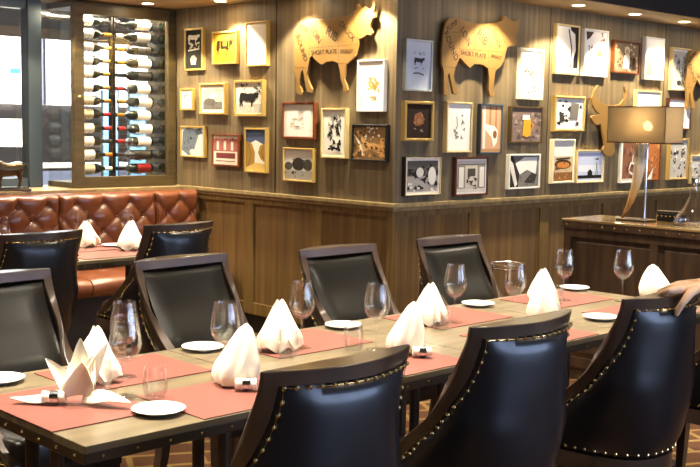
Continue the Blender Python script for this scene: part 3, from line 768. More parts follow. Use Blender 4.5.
# bull statue on the sill
bs = onZ(14, 185.5, LZ); bs = Vector((3.57, 7.15, LZ))
st = empty('bull_statue', bs, -.15, label='small bronze bull statue on a plinth, on the window ledge at the left edge', cat='statue')
MB().box(-.19, .15, -.055, .055, .0005, .014).box(-.175, .135, -.045, .045, .014, .022).build('plinth', 'bronze', st, bevel=.002)
b = MB()
def loft(mb, secs_, n=14):
    R = [[(x, y+ry*math.cos(2*PI*j/n), z+rz_*math.sin(2*PI*j/n)) for j in range(n)] for x, y, z, ry, rz_ in secs_]
    mb.grid(R, cu=True); mb.add(R[0], [tuple(range(n))]); mb.add(R[-1], [tuple(range(n))[::-1]])
loft(b, [(.112, 0, .125, .006, .010), (.108, 0, .122, .022, .026), (.085, 0, .118, .032, .037), (.04, 0, .113, .031, .034), (0, 0, .112, .032, .036), (-.04, 0, .118, .036, .043), (-.075, 0, .126, .036, .047), (-.10, 0, .134, .028, .036), (-.125, 0, .136, .020, .025), (-.14, 0, .130, .018, .022), (-.16, 0, .118, .014, .017), (-.175, 0, .106, .010, .011), (-.178, 0, .104, .004, .005)])
for x, y, k in ((.085, .018, 1), (.065, -.02, 1), (-.075, .018, 0), (-.055, -.02, 0)):
    f = -1 if k else 1
    b.tube([(x, y, .11), (x+.010*k*1.2, y, .075), (x+(.016 if k else -.006), y, .05), (x+(.006 if k else .0), y, .024), (x-.004, y, .022)], [.022 if k else .018, .015, .008, .008, .009], 8)
b.tube([(.108, 0, .14), (.135, 0, .148), (.150, .0, .125), (.145, 0, .085)], [.005, .004, .003, .006], 6)
for s in (-1, 1): b.tube([(-.135, s*.012, .15), (-.14, s*.035, .155), (-.15, s*.042, .178)], [.006, .005, .001], 6)
b.build('bull_body', 'bronze', st, smooth=True, ang=60, merge=False)
st.scale = (1.0, 1.05, 1.32)

# ------------------------------------------------------------------ side console, lamp, decanter
CXa, CXb, CYa, CYb = 5.61, 6.06, 1.6, 3.90
cs = empty('side_console', (0, 0, 0), label='long dark wooden side console with studded top edge, right of the dining table', cat='console')
MB().box(CXa, CXb, CYa, CYb, .985, 1.0).build('console_top', mat('stone_top', '8a7048', .14, coat=.6).name, cs, bevel=.003)
MB().box(CXa+.004, CXb-.004, CYa+.004, CYb-.004, .945, .985).build('studded_edge', 'dark_wood', cs)
y = CYb-.04
s0_ = MB().ball((0, 0, 0), .006, 8, 4).build('stud', 'brass', cs, smooth=True, loc=(CXa+.003, y, .966)); y -= .085
while y > CYa: c = s0_.copy(); COL.objects.link(c); c.location = (CXa+.003, y, .966); y -= .085
x = CXa+.04
while x < CXb: c = s0_.copy(); COL.objects.link(c); c.location = (x, CYb-.003, .966); x += .085
cb = MB().box(CXa+.035, CXb-.02, CYa+.02, CYb-.02, .06, .945)
for y0 in (CYb-.06, CYb-.66, CYb-1.26, CYb-1.86):
    cb.box(CXa+.018, CXa+.036, y0, y0+.05, .12, .93)
cb.box(CXa+.017, CXa+.037, CYa+.02, CYb-.01, .89, .944).box(CXa+.017, CXa+.037, CYa+.02, CYb-.01, .08, .14)
cb.box(CXa+.03, CXb-.03, CYa+.04, CYb-.04, 0, .06)
cb.build('console_body', 'dark_wood', cs)
for i in range(3): MB().box(CXa+.026, CXa+.036, CYb-.62-.6*i, CYb-.10-.6*i, .17, .86).build('door', 'dark_wood', cs, bevel=.004)
lb = Vector((5.845, 3.485, 1.0005)); sx_, sy_ = .104, .195
la = empty('table_lamp', lb, 0, label='lit lamp with rectangular brown shade and curved cow-horn stem on the side console', cat='lamp')
MB().box(-.06, .06, -.07, .14, 0, .010).build('base_plate', 'bronze', la, bevel=.003)
sh = MB(); z0, z1 = .475, .69
for (xa, xb, ya, yb) in ((-sx_, -sx_+.003, -sy_, sy_), (sx_-.003, sx_, -sy_, sy_), (-sx_, sx_, -sy_, -sy_+.003), (-sx_, sx_, sy_-.003, sy_)): sh.box(xa, xb, ya, yb, z0, z1)
sh.build('lamp_shade', 'lamp_shade', la)
rim = MB()
for z in (z0-.002, z1-.004):
    for (xa, xb, ya, yb) in ((-sx_-.001, -sx_+.004, -sy_-.001, sy_+.001), (sx_-.004, sx_+.001, -sy_-.001, sy_+.001), (-sx_, sx_, -sy_-.001, -sy_+.004), (-sx_, sx_, sy_-.004, sy_+.001)): rim.box(xa, xb, ya, yb, z, z+.006)
rim.build('shade_trim', 'brown_frame', la)
hp = [(-.01, .125, .010), (-.005, .10, .06), (0, .075, .12), (0, .052, .19), (0, .036, .26), (0, .026, .33), (0, .020, .40), (0, .018, .47)]
hr = [.006, .013, .020, .026, .031, .034, .037, .040]
hb = MB().tube(hp, hr, 18); hb.build('horn', 'horn', la, smooth=True)
MB().tube([(.045, .005, .008), (.045, .005, .51)], .008, 12).build('pole', 'chrome', la, smooth=True)
MB().ball((0, -.02, .575), .028, 16, 10).build('light_bulb', 'bulb', la, smooth=True)
MB().box(-.10, .10, -.023, -.017, .505, .511).tube([(0, -.02, .47), (0, -.02, .55)], .012, 10).build('bulb_holder', 'chrome', la)
pl = bpy.data.lights.new('lamp_light', 'POINT'); pl.energy = 4; pl.color = (1, .8, .55); pl.shadow_soft_size = .03
po = bpy.data.objects.new('lamp_light', pl); COL.objects.link(po); po.location = lb+Vector((0, -.02, .62))
dc = empty('decanter', (5.84, 3.14, 1.0005), label='clear glass decanter with wide base and stopper on the side console', cat='decanter')
MB().lathe([(0, 0), (.085, 0), (.105, .008), (.112, .022), (.105, .04), (.07, .09), (.042, .135), (.026, .18), (.020, .23), (.020, .275), (.028, .29), (.027, .291), (.018, .275), (.018, .23), (.023, .18), (.039, .135), (.066, .09), (.100, .04), (.106, .022), (.098, .012), (0, .008)], n=36).build('decanter_body', 'glass', dc, smooth=True, ang=80)
MB().lathe([(0, .26), (.014, .262), (.017, .288), (.022, .293), (.030, .345), (.028, .372), (.014, .38), (0, .38)], n=12).build('stopper', 'glass', dc, smooth=True, ang=40)
MB().lathe([(.0205, .232), (.0215, .235), (.0215, .272), (.0205, .276)], n=24).build('neck_band', 'chrome', dc, smooth=True)
mb_ = empty('leather_box', (6.0, 3.38, 1.0005), 0, label='small dark leather box with a row of brass studs, between the lamp and the decanter', cat='box')
MB().box(-.035, .035, -.09, .07, 0, .05).build('box_body', 'leather_dark', mb_, bevel=.005)
MB().box(-.037, .037, -.092, .072, .05, .062).build('box_lid', 'dark_wood', mb_, bevel=.003)
nb = MB()
for i in range(6): nb.ball((-.036, -.08+i*.028, .032), .006, 8, 4)
nb.build('box_studs', 'brass', mb_, smooth=True, merge=False)
# chrome wine-bucket stand by the wall
rg = onZ(507.5, 264, .80); ws = empty('bucket_stand', (rg.x, rg.y, 0), label='slim chrome ring stand for a wine bucket, beyond the long table before the right wall', cat='stand')
def torus(r, z, q, n=40, k=8):
    return [[((r+q*math.cos(2*PI*j/k))*math.cos(2*PI*i/n), (r+q*math.cos(2*PI*j/k))*math.sin(2*PI*i/n), z+q*math.sin(2*PI*j/k)) for j in range(k)] for i in range(n)]
MB().grid(torus(.092, .80, .0055), cu=True, cv=True).build('top_ring', 'chrome', ws, smooth=True)
MB().grid(torus(.085, .775, .004), cu=True, cv=True).grid(torus(.092, .20, .005), cu=True, cv=True).build('lower_rings', 'chrome', ws, smooth=True)
for i in range(3):
    a = 2*PI*i/3+.6
    MB().tube([(.092*math.cos(a), .092*math.sin(a), .80), (.087*math.cos(a), .087*math.sin(a), .70), (.09*math.cos(a), .09*math.sin(a), .2), (.13*math.cos(a), .13*math.sin(a), .004)], .004, 8).build('leg', 'chrome', ws, smooth=True)


# ------------------------------------------------------------------ steer cutouts on the walls
def wallpt(wall, x, y, off=0):
    """point on a picture wall in that wall's own frame: (s, z); s runs to the viewer's right"""
    if wall == 'A': p = onX(x, y, A-off); return (-p.y, p.z)
    p = onY(x, y, B-off); return (p.x, p.z)
def wallroot(name, wall, s, z, **k):
    if wall == 'A': return empty(name, (A, -s, z), -PI/2, **k)
    return empty(name, (s, B, z), 0, **k)
def text_mesh(body, size, parent, loc, rot, material, ext=.0006, name='lettering', sx=1.0):
    cu = bpy.data.curves.new(name, 'FONT'); cu.body = body; cu.size = size; cu.extrude = ext; cu.align_x = 'CENTER'; cu.align_y = 'CENTER'
    o = bpy.data.objects.new(name, cu); COL.objects.link(o); bpy.context.view_layer.update()
    me = bpy.data.meshes.new_from_object(o.evaluated_get(bpy.context.evaluated_depsgraph_get())); bpy.data.objects.remove(o)
    me.materials.clear(); me.materials.append(MATS[material])
    q = bpy.data.objects.new(name, me); COL.objects.link(q); q.parent = parent; q.location = loc; q.rotation_euler = (PI/2, -rot, 0); q.scale = (sx, 1, 1)
    return q
STEER_A = [(120,150),(128,115),(160,96),(200,90),(260,92),(320,80),(370,72),(390,55),(405,42),(402,24),(410,18),(418,34),(440,30),(462,46),(478,32),(484,5),(491,20),(486,45),(477,56),(488,65),(492,80),(478,85),(468,110),(466,130),(478,150),(470,165),(450,162),(430,178),(412,182),(408,215),(400,250),(385,275),(362,297),(355,302),(350,330),(345,370),(355,395),(363,420),(355,432),(340,425),(342,405),(330,370),(325,330),(318,295),(290,285),(262,290),(240,303),(215,285),(195,262),(185,270),(178,310),(172,350),(180,385),(195,415),(192,432),(172,430),(165,400),(157,350),(152,325),(145,335),(138,375),(138,400),(150,430),(148,442),(128,442),(120,415),(122,380),(118,340),(108,325),(115,310),(112,270),(115,200)]
STEER_B = [(60,130),(68,95),(82,78),(110,75),(150,90),(200,100),(250,100),(290,95),(310,87),(312,70),(325,68),(335,80),(355,90),(375,80),(382,90),(378,110),(380,125),(370,135),(365,155),(370,180),(362,195),(345,195),(328,200),(322,225),(315,260),(300,285),(280,300),(274,340),(268,380),(275,400),(270,412),(255,408),(250,380),(252,330),(248,292),(225,275),(190,272),(170,290),(150,270),(128,245),(118,265),(108,290),(102,320),(108,360),(122,390),(115,402),(100,398),(92,360),(82,310),(76,320),(74,370),(78,395),(72,408),(58,402),(60,360),(58,300),(50,270),(52,200)]
HEAD = [(110,68),(90,95),(80,130),(84,165),(98,190),(116,206),(100,208),(78,215),(75,224),(88,246),(104,258),(120,252),(124,262),(130,290),(137,330),(140,352),(130,372),(134,388),(150,402),(170,402),(186,388),(188,372),(182,352),(190,320),(200,285),(208,262),(222,258),(238,250),(252,226),(246,216),(222,212),(212,206),(222,176),(238,150),(244,120),(242,95),(232,76),(236,105),(232,132),(214,158),(190,164),(160,163),(130,158),(112,140),(100,125),(98,100),(103,85)]
def cutout(name, wall, pts, px, off, thick, label, cat='wall decoration', part='body_panel'):
    P = [wallpt(wall, *px(*p), off+thick) for p in pts]
    cs_ = sum(p[0] for p in P)/len(P); cz = sum(p[1] for p in P)/len(P)
    r = wallroot(name, wall, cs_, cz, label=label, cat=cat)
    q = [(a-cs_, b-cz) for a, b in P]
    MB().prism(q, lambda u, v: (u, -off-thick, v), lambda u, v: (u, -off, v)).build(part, 'cutout', r, bevel=.0015)
    lo = min(p[0] for p in q); hi = max(p[0] for p in q); zl = min(p[1] for p in q); zh = max(p[1] for p in q)
    MB().tube([((lo+hi)*.5-.12, -off+.002, (zl+zh)*.5+.10), ((lo+hi)*.5-.12, 0, (zl+zh)*.5+.10)], .008, 8).tube([((lo+hi)*.5+.12, -off+.002, (zl+zh)*.5+.10), ((lo+hi)*.5+.12, 0, (zl+zh)*.5+.10)], .008, 8).build('standoff_pin', 'brass', r) if part == 'body_panel' else MB().tube([(0, -off+.002, 0), (0, 0, 0)], .008, 8).build('standoff_pin', 'brass', r)
    return r, cs_, cz
def dashes(mb, a, b, y, wd=.0035, dash=.012):
    a, b = Vector((a[0], 0, a[1])), Vector((b[0], 0, b[1])); L = (b-a).length; t = (b-a)/L; n = Vector((-t.z, 0, t.x))*wd/2; s = 0
    while s < L:
        p, q = a+t*s, a+t*min(L, s+dash); mb.quad(*[(v.x, y, v.z) for v in (p-n, q-n, q+n, p+n)]); s += dash*1.7
def steer(wall, pts, px, lines, words, label, off=.035, th=.018):
    r, cs_, cz = cutout('steer_cutout', wall, pts, px, off, th, label)
    yl = -off-th-.0008
    W_ = lambda p: (lambda q: (q[0]-cs_, q[1]-cz))(wallpt(wall, *px(*p), off+th))
    for a, b in lines: L = MB(); dashes(L, W_(a), W_(b), yl); L.build('dashed_line', 'cutout_ink', r, merge=False)
    for wd, c, ang, sz, sx in words:
        p = W_(c); text_mesh(wd, sz, r, (p[0], yl-.0002, p[1]), math.radians(ang), 'cutout_ink', sx=sx)
    return r
pxA = lambda x, y: (270+x/4.667, y/4.667)
pxB = lambda x, y: (430+x/4.25, y/4.25)
steer('A', STEER_A, pxA, [((182,95),(185,262)), ((246,92),(248,218)), ((120,162),(182,160)), ((185,224),(405,208)), ((318,82),(320,285)), ((118,316),(172,316)), ((320,296),(355,296)), ((385,60),(410,180))],
      [('RUMP', (152,128), -28, .05, .9), ('LOIN', (214,165), -48, .062, .9), ('RIB', (288,160), -30, .088, 1), ('CHUCK', (360,145), -42, .055, .95), ('ROUND', (148,225), -62, .055, 1), ('SHORT PLATE', (252,243), 0, .043, .95), ('BRISKET', (358,240), -2, .035, .95)],
      'gold steer cutout marked with meat cuts, on the wall left of the corner')
linesB = [((124,84),(126,245)), ((190,98),(190,215)), ((68,135),(122,138)), ((128,208),(318,222)), ((250,215),(250,290)), ((290,95),(322,195)), ((60,284),(110,288)), ((250,292),(278,292))]
wordsB = [('RUMP', (94,108), 28, .05, .95), ('LOIN', (152,155), -50, .066, .9), ('RIB', (222,160), -35, .086, 1), ('ROUND', (90,195), -55, .06, 1), ('SHORT PLATE', (185,232), -3, .045, .95), ('BRISKET', (282,243), -6, .034, .95), ('CHUCK', (283,165), -55, .045, .95)]
steer('B', STEER_B, pxB, linesB, wordsB, 'gold steer cutout marked with meat cuts, on the wall right of the corner')
def pxC(x, y):       # the same steer again, farther along the wall and only its rump inside the photo
    s, z = wallpt('B', *pxB(x, y)); p = Vector((s+3.21, B, z-.02)) ; d = p-EYE
    return (350+F*d.dot(RT)/d.dot(fw), 233.5-F*d.dot(UP)/d.dot(fw))
steer('B', STEER_B, pxC, linesB, wordsB, 'gold steer cutout cut off by the right photo edge, above the lamp')
pxH = lambda x, y: (575+x/4.667, 70+y/4.667)
r_, a_, b_ = cutout('steer_head_cutout', 'B', HEAD, pxH, .035, .018, 'gold horned steer head cutout, partly hidden behind the lamp shade', part='head_panel')

# ------------------------------------------------------------------ pictures
def art_mat(c):
    n = 'art_'+c
    if n not in MATS: mat(n, c, .7, spec=.2)
    return n
CW = [(x, -y) for x, y in STEER_B]
cx0, cx1 = min(p[0] for p in CW), max(p[0] for p in CW); cy0, cy1 = min(p[1] for p in CW), max(p[1] for p in CW)
COWN = [((x-cx0)/(cx1-cx0), (y-cy0)/(cy1-cy0)) for x, y in CW]
def prims(spec, seed):
    """expand the art list to coloured polygons in the unit square"""
    rn = random.Random(seed); out = []
    for s in spec:
        k, c = s[0], s[1]
        if k == 'r': x0, y0, x1, y1 = s[2:6]; out.append((c, [(x0, y0), (x1, y0), (x1, y1), (x0, y1)]))
        elif k == 'p': out.append((c, s[2]))
        elif k == 'e': cx, cy, rx, ry = s[2:6]; out.append((c, [(cx+rx*math.cos(2*PI*i/20), cy+ry*math.sin(2*PI*i/20)) for i in range(20)]))
        elif k == 'c':
            x0, y0, w, h, fl = s[2:7]; out.append((c, [((x0+(1-a if fl else a)*w), y0+b*h) for a, b in COWN]))
        elif k == 'l':
            w = s[2]; P = s[3]
            for a, b in zip(P, P[1:]):
                dx, dy = b[0]-a[0], b[1]-a[1]; l = math.hypot(dx, dy) or 1; nx, ny = -dy/l*w/2, dx/l*w/2
                out.append((c, [(a[0]-nx, a[1]-ny), (b[0]-nx, b[1]-ny), (b[0]+nx, b[1]+ny), (a[0]+nx, a[1]+ny)]))
        elif k == 's':      # loose brush or pen marks: n, size, x0,y0,x1,y1
            n, sz, x0, y0, x1, y1 = s[2:8]
            for i in range(n):
                x, y = rn.uniform(x0, x1), rn.uniform(y0, y1); a = rn.uniform(0, PI); l = sz*rn.uniform(.5, 1.4); w = sz*rn.uniform(.12, .45)
                pts = [(x+math.cos(a+2*PI*j/7)*l*rn.uniform(.5, 1)*(1 if j % 2 else w/l+.2), y+math.sin(a+2*PI*j/7)*l*rn.uniform(.5, 1)*(1 if j % 2 else w/l+.2)) for j in range(7)]
                pts = [(min(x1, max(x0, p)), min(y1, max(y0, q))) for p, q in pts]; out.append((c, pts))
    return out
def picture(wall, box, style, fwid, matw, bg, art, label, seed=0, d=.034, mcol='f2ede0', orn=None, inner=None):
    x0, y0, x1, y1 = box
    if wall == 'A': x1 -= 1.8
    else: x0 += 1.8
    y1 -= .8
    cx, cy = (x0+x1)/2, (y0+y1)/2
    l = wallpt(wall, x0, cy, d); r = wallpt(wall, x1, cy, d); t = wallpt(wall, cx, y0, d); b = wallpt(wall, cx, y1, d)
    w = r[0]-l[0]; h = t[1]-b[1]; s = (l[0]+r[0])/2; z = (t[1]+b[1])/2
    root = wallroot('picture_frame', wall, s, z, label=label, cat='framed picture')
    f = fwid; hw, hh = w/2, h/2
    def ring(mb, a0, a1, y0_, y1_, mi=0):
        # mitred moulding between outer inset a0 and inner inset a1
        O = [(-hw+a0, -hh+a0), (hw-a0, -hh+a0), (hw-a0, hh-a0), (-hw+a0, hh-a0)]; I = [(-hw+a1, -hh+a1), (hw-a1, -hh+a1), (hw-a1, hh-a1), (-hw+a1, hh-a1)]
        for i in range(4):
            j = (i+1) % 4; o1, o2, i1, i2 = O[i], O[j], I[i], I[j]
            P = [(*o1,), (*o2,), (*i2,), (*i1,)]
            mb.add([(p[0], y0_, p[1]) for p in P]+[(p[0], y1_, p[1]) for p in P], [(0, 1, 2, 3), (7, 6, 5, 4), (0, 4, 5, 1), (2, 6, 7, 3), (1, 5, 6, 2), (3, 7, 4, 0)], mi)
    mb = MB(); ring(mb, 0, f, -d, 0)
    mats_ = [style]
    if inner: mats_.append(inner); ring(mb, f*.62, f*1.12, -d-.003, -.004, 1)
    if orn:      # ornate or rope moulding: beads and scallops along the bars
        step = orn; q = f*.5
        for sgn_ in (-1, 1):
            n = max(3, int(w/step))
            for i in range(n+1): mb.ball((-hw+q+(w-2*q)*i/n, -d, sgn_*(hh-q)), step*.62, 8, 5, sc=(1, .45, .8))
            n = max(3, int(h/step))
            for i in range(n+1): mb.ball((sgn_*(hw-q), -d, -hh+q+(h-2*q)*i/n), step*.62, 8, 5, sc=(.8, .45, 1))
    mb.build('moulding', mats_, root, bevel=0 if orn else .002, merge=False, smooth=bool(orn), ang=40)
    iw, ih = hw-f, hh-f; yb = -.008
    MB().box(-iw, iw, -d+.010, -.002, -ih, ih).build('mount_board', art_mat(mcol), root)
    aw, ah = iw-matw, ih-matw
    cols = []; pr = MB(); lay = -d+.0092
    def ci(c):
        c = art_mat(c)
        if c not in cols: cols.append(c)
        return cols.index(c)
    pr.box(-aw, aw, lay, -d+.0102, -ah, ah, ci(bg))
    for i, (c, pts) in enumerate(prims(art, seed)):
        lay -= .00012 if len(art) < 200 else .00005
        pts = [(min(1, max(0, p)), min(1, max(0, q))) for p, q in pts]
        pr.add([(-aw+2*aw*p, lay, -ah+2*ah*q) for p, q in pts], [tuple(range(len(pts)))], ci(c))
    pr.build('print', cols, root, merge=False, rec=False)
    return root
K, G1, G2, Wt = '1d1a18', '5b5651', '9a958c', 'efece4'
PA = [
 ('A',(184,28,204,71),'gold_frame',.014,0,'24231f',[('c','c9c6bb',.12,.66,.75,.22,0),('s','d8d4c8',26,.06,.15,.5,.85,.68),('p','c9c6bb',[(.35,.1),(.3,.25),(.42,.34),(.48,.2),(.55,.34),(.68,.26),(.62,.1)]),('e','8a877d',.5,.27,.13,.07),('l','d8d4c8',.04,[(.15,.47),(.85,.5)])],'narrow chalkboard print of a white steer sketch, top left of the left wall',None,None),
 ('A',(211.5,31,238,65),'gold_frame',.014,0,'c99a2a',[('c','2a2010',.12,.25,.76,.52,0),('r','c99a2a',.42,.56,.58,.68),('l','c99a2a',.02,[(.3,.5),(.3,.72)]),('l','c99a2a',.02,[(.68,.48),(.68,.72)]),('s','4a3a18',8,.04,.55,.2,.8,.3)],'yellow print of a black steer diagram in a gold frame, top row',None,None),
 ('A',(245,21.5,268.5,67),'gold_frame',.010,.004,'f6f2e6',[('s','b8a98a',26,.05,.1,.05,.9,.45),('l','a89878',.02,[(.3,.05),(.4,.3),(.35,.5)]),('l','a89878',.02,[(.6,.05),(.55,.35),(.7,.5)])],'tall pale print in a thin gold frame, brightly lit, top row',None,None),
 ('A',(179.5,88,194,111),'gold_frame',.014,.006,'e8e2d0',[('s','8a7a55',12,.12,.2,.15,.8,.85)],'smallest gold frame, a pale print beside the wine cabinet',None,None),
 ('A',(199,83,226.5,115.5),'gold_frame',.018,.022,'b0aba2',[('r','77736d',0,0,1,.35),('e','6a655f',.35,.35,.3,.18),('p','eeeae0',[(.2,.6),(.5,.5),(.8,.68),(.55,.75),(.35,.9),(.45,.68)]),('s','4a4641',10,.07,.3,.05,.9,.4)],'ornate gold frame with white mount around a grey print, middle row',.017,None),
 ('A',(233.5,80,264.5,117),'gold_frame',.018,.006,'d9d5ca',[('r','b9b4a8',0,0,1,.3),('s','5a5650',18,.07,.0,.6,1,1),('c','1d1a18',.12,.2,.78,.5,0),('s','f0ede2',8,.05,.1,.02,.9,.2)],'gold frame with a dark bull photo, white snowy ground, middle row',None,None),
 ('A',(180,126,205.5,158),'gold_frame',.012,0,'cfd0ce',[('p','6e7884',[(.0,.2),(.05,.85),(.25,1),(.55,.95),(.75,.7),(.6,.3),(.55,.08),(.3,.0)]),('p','4f5964',[(.55,.9),(.85,.98),(.95,.8),(.7,.72)]),('e','2f353c',.42,.62,.05,.05),('s','4f5964',12,.08,.1,.2,.6,.9),('e','d8cdc6',.50,.14,.13,.1)],'gold frame with a grey-blue cow face close-up, bottom left',None,None),
 ('A',(211.5,134,240,167),'red_frame',.012,.006,'e8dccb',[('r','b06a62',0,.45,1,.92),('r','e8dccb',.12,.5,.22,.82),('r','e8dccb',.42,.5,.52,.82),('r','e8dccb',.72,.5,.82,.82),('r','7a3a38',.1,.2,.9,.4),('s','7a3a38',14,.05,.05,.84,.95,.96),('l','7a3a38',.03,[(.1,.1),(.9,.1)])],'red-brown frame with a reddish shopfront print, bottom row',None,None),
 ('A',(244,128,267.5,173.5),'gold_frame',.013,0,'e9e4d4',[('p','4e5a7c',[(0,1),(1,1),(1,.62),(.5,.75),(0,.62)]),('p','a8823c',[(0,.05),(0,.72),(.3,.66),(.46,.45),(.44,.2),(.3,.04)]),('p','a8823c',[(1,.2),(.75,.3),(.62,.45),(.72,.62),(1,.7)]),('p','d8b86a',[(.0,.0),(1,0),(1,.18),(.5,.2),(0,.08)]),('l','6a4c1c',.02,[(.1,.1),(.28,.4),(.12,.65)]),('l','6a4c1c',.02,[(.9,.3),(.78,.45),(.9,.62)])],'tall gold frame with blue sky and golden barrels, bottom row',None,None),
 ('A',(281.5,102,316,140),'red_frame',.016,.004,'f5f1e8',[('s','c9bca8',14,.07,.2,.3,.85,.6),('l','9a8a74',.012,[(.2,.3),(.45,.33),(.7,.28)]),('s','8a7a64',4,.05,.35,.28,.7,.34)],'red-brown frame with a faint pale sketch, under the steer cutout',None,None),
 ('A',(320.5,108,347.5,159),'gold_light',.013,.022,'f1eee6',[('s','2a2724',26,.13,.15,.05,.9,.92),('s','8d8880',12,.1,.2,.6,.9,.98),('l','1d1a18',.05,[(.2,.1),(.8,.12)])],'tall pale gold frame with black ink sketch, white mount',None,None),
 ('A',(282.5,148,314.5,182.5),'gold_pale',.010,.004,'dcd8ce',[('r','a8a49a',0,0,1,.3),('e','3c3833',.5,.52,.22,.22),('e','4a4640',.84,.5,.16,.2),('e','55514b',.14,.45,.14,.14),('s','33302c',22,.06,.25,.15,.75,.7),('s','8a867d',14,.05,0,.05,1,.35)],'gold frame with a black-and-white photo of bulls, lowest by the corner',None,None),
 ('A',(356.5,59.5,385.5,112.5),'white_frame',.012,.006,'f5f0e4',[('e','d8a45c',.58,.55,.2,.13),('e','f5f0e4',.58,.57,.1,.07),('s','c98a44',16,.07,.35,.35,.85,.7),('s','a06a34',9,.05,.4,.2,.75,.28)],'white frame with a small orange-brown sketch, beside the left steer',None,None),
 ('A',(351.5,124.5,388,162),'black_frame',.012,0,'8a6a44',[('p','c99a62',[(.0,.1),(.5,.3),(.9,.15),(1,.4),(.6,.5),(.2,.45)]),('l','efe6d4',.06,[(.0,.75),(.2,.45),(.3,.1)]),('l','d8a868',.10,[(.1,.85),(.35,.5),(.8,.3)]),('l','c08a50',.12,[(.9,.65),(.85,.3),(.9,.05)]),('s','5a4028',22,.09,0,.1,1,.9),('s','e8e0d0',12,.07,.3,.6,.9,1),('s','cf9a5c',12,.08,0,0,1,.5)],'black beaded frame with a brown and orange picture, near the corner',.014,None),
 ('B',(404.5,39.5,433,92),'silver_frame',.014,.0,'c9ced6',[('c','3a3c42',.3,.5,.46,.17,0),('l','4a4c52',.03,[(.28,.33),(.5,.34),(.72,.30)]),('s','5a5c62',9,.04,.3,.72,.75,.79),('s','6a6c72',8,.03,.25,.42,.8,.47)],'silver frame with a small black cow on pale blue-grey, by the corner',None,None),
 ('B',(403,101,434,142),'gold_frame',.020,0,'2e2016',[('p','8a5a3a',[(.3,.45),(.35,.7),(.6,.78),(.75,.55),(.6,.38),(.4,.36)]),('s','a87a54',8,.07,.3,.4,.7,.7),('s','9a8a74',6,.05,.3,.18,.7,.3)],'heavy ornate gold frame with a dark brown picture, by the corner',.016,None),
 ('B',(403.5,156.5,441.5,196.5),'black_frame',.008,.020,'a8a39a',[('r','5b5651',0,.5,1,1),('s','2a2724',22,.14,0,.05,1,.9),('e','d8d4ca',.4,.62,.12,.16),('e','e4e0d6',.8,.5,.13,.3),('s','e4e0d6',8,.1,.0,.0,1,.3)],'black and gold frame with an old photo of men at work, white mount',None,'gold_light'),
 ('B',(445,102,472.5,153.5),'gold_light',.013,.004,'f3f0e8',[('s','8d8880',12,.08,.25,.25,.8,.55),('s','4a4640',5,.06,.6,.55,.75,.8),('l','6a655f',.02,[(.45,.5),(.4,.75)])],'tall pale gold frame with a faint white pen sketch, below right steer',.010,None),
 ('B',(454,157,488.5,196.5),'brown_frame',.014,.012,'d8d0c2',[('r','8d867a',.0,.12,1,.9),('r','c8bfae',.28,.1,.72,.85),('r','4a443c',.36,.5,.64,.75),('s','3a342e',16,.08,.3,.1,.7,.5),('r','e2dccf',.05,.15,.22,.8),('r','e2dccf',.78,.15,.95,.8)],'dark red-brown frame with an old storefront photo, lower row',None,None),
 ('B',(479,104,503,154.5),'slate_frame',.012,.0,'c9a07c',[('r','e8d8c4',.1,0,.22,1),('r','a87850',.4,.4,.5,1),('r','a87850',.7,.4,.78,1),('p','efe6d6',[(.15,.62),(.7,.55),(.85,.45),(.8,.2),(.65,.1),(.55,.3),(.2,.5)]),('e','8a5a34',.7,.38,.1,.09),('r','b8885c',0,0,1,.07)],'slate grey frame with a tan picture of a white jug shape',None,None),
 ('B',(509.5,106.5,543,144),'olive_frame',.014,.0,'7d6a60',[('s','9a877c',20,.1,0,0,1,1),('s','5f4d45',16,.08,0,0,1,1),('p','d99a2c',[(.36,.18),(.40,.72),(.62,.72),(.64,.18),(.5,.12)]),('p','f4efe0',[(.34,.66),(.36,.8),(.58,.8),(.6,.66)]),('l','c4862a',.04,[(.62,.6),(.74,.5),(.63,.32)])],'dark wooden frame with a glass of golden beer against bricks',None,None),
 ('B',(518.5,48.5,544,100.5),'cream_frame',.018,.006,'f1ecdc',[('s','4a4336',46,.05,.1,.05,.9,.62),('s','8a806c',16,.05,.1,.5,.9,.72)],'tall cream frame with a dense black pen sketch, right of the steer',None,None),
 ('B',(507.5,154,540.5,189.5),'white_frame',.012,.0,'7a7670',[('p','2c2926',[(0,0),(.3,.0),(.35,.5),(.1,1),(0,1)]),('p','e9e5dc',[(.2,.75),(.5,.95),(.95,.95),(.9,.4),(.6,.55),(.35,.4)]),('p','d8d4ca',[(0,.9),(.12,.75),(.28,.1),(.2,.0),(.05,.5)]),('p','3a3632',[(.5,.15),(.85,.1),(.95,.4),(.75,.45)]),('s','55514b',10,.06,.3,.05,.9,.5)],'white frame with black-and-white close-up of a bull head, lower row',None,None),
 ('B',(554.5,24.5,580,75.5),'gold_light',.014,.0,'efeadd',[('p','2a2522',[(.62,1),(1,1),(1,.12),(.8,.1),(.78,.6)]),('p','efeadd',[(.6,.95),(.75,.6),(.72,.2),(.9,.5),(.85,.85)]),('l','6a5a4c',.06,[(.55,.95),(.7,.55),(.68,.1)]),('s','c9b89c',8,.06,.1,.1,.5,.8)],'tall pale gold frame, white print with a dark curved band',None,None),
 ('B',(582.5,29.5,608.5,77.5),'white_frame',.014,.0,'f4f0e8',[('p','4a3c30',[(.05,.98),(.4,.98),(.25,.85),(.1,.78)]),('s','9a6a3c',6,.08,.5,.75,.95,.98),('e','a87444',.68,.5,.12,.08),('s','7a5a40',6,.06,.1,.38,.6,.75),('s','a87444',3,.05,.4,.3,.7,.4)],'tall white frame with brown cow patches, brightly lit, top row',None,None),
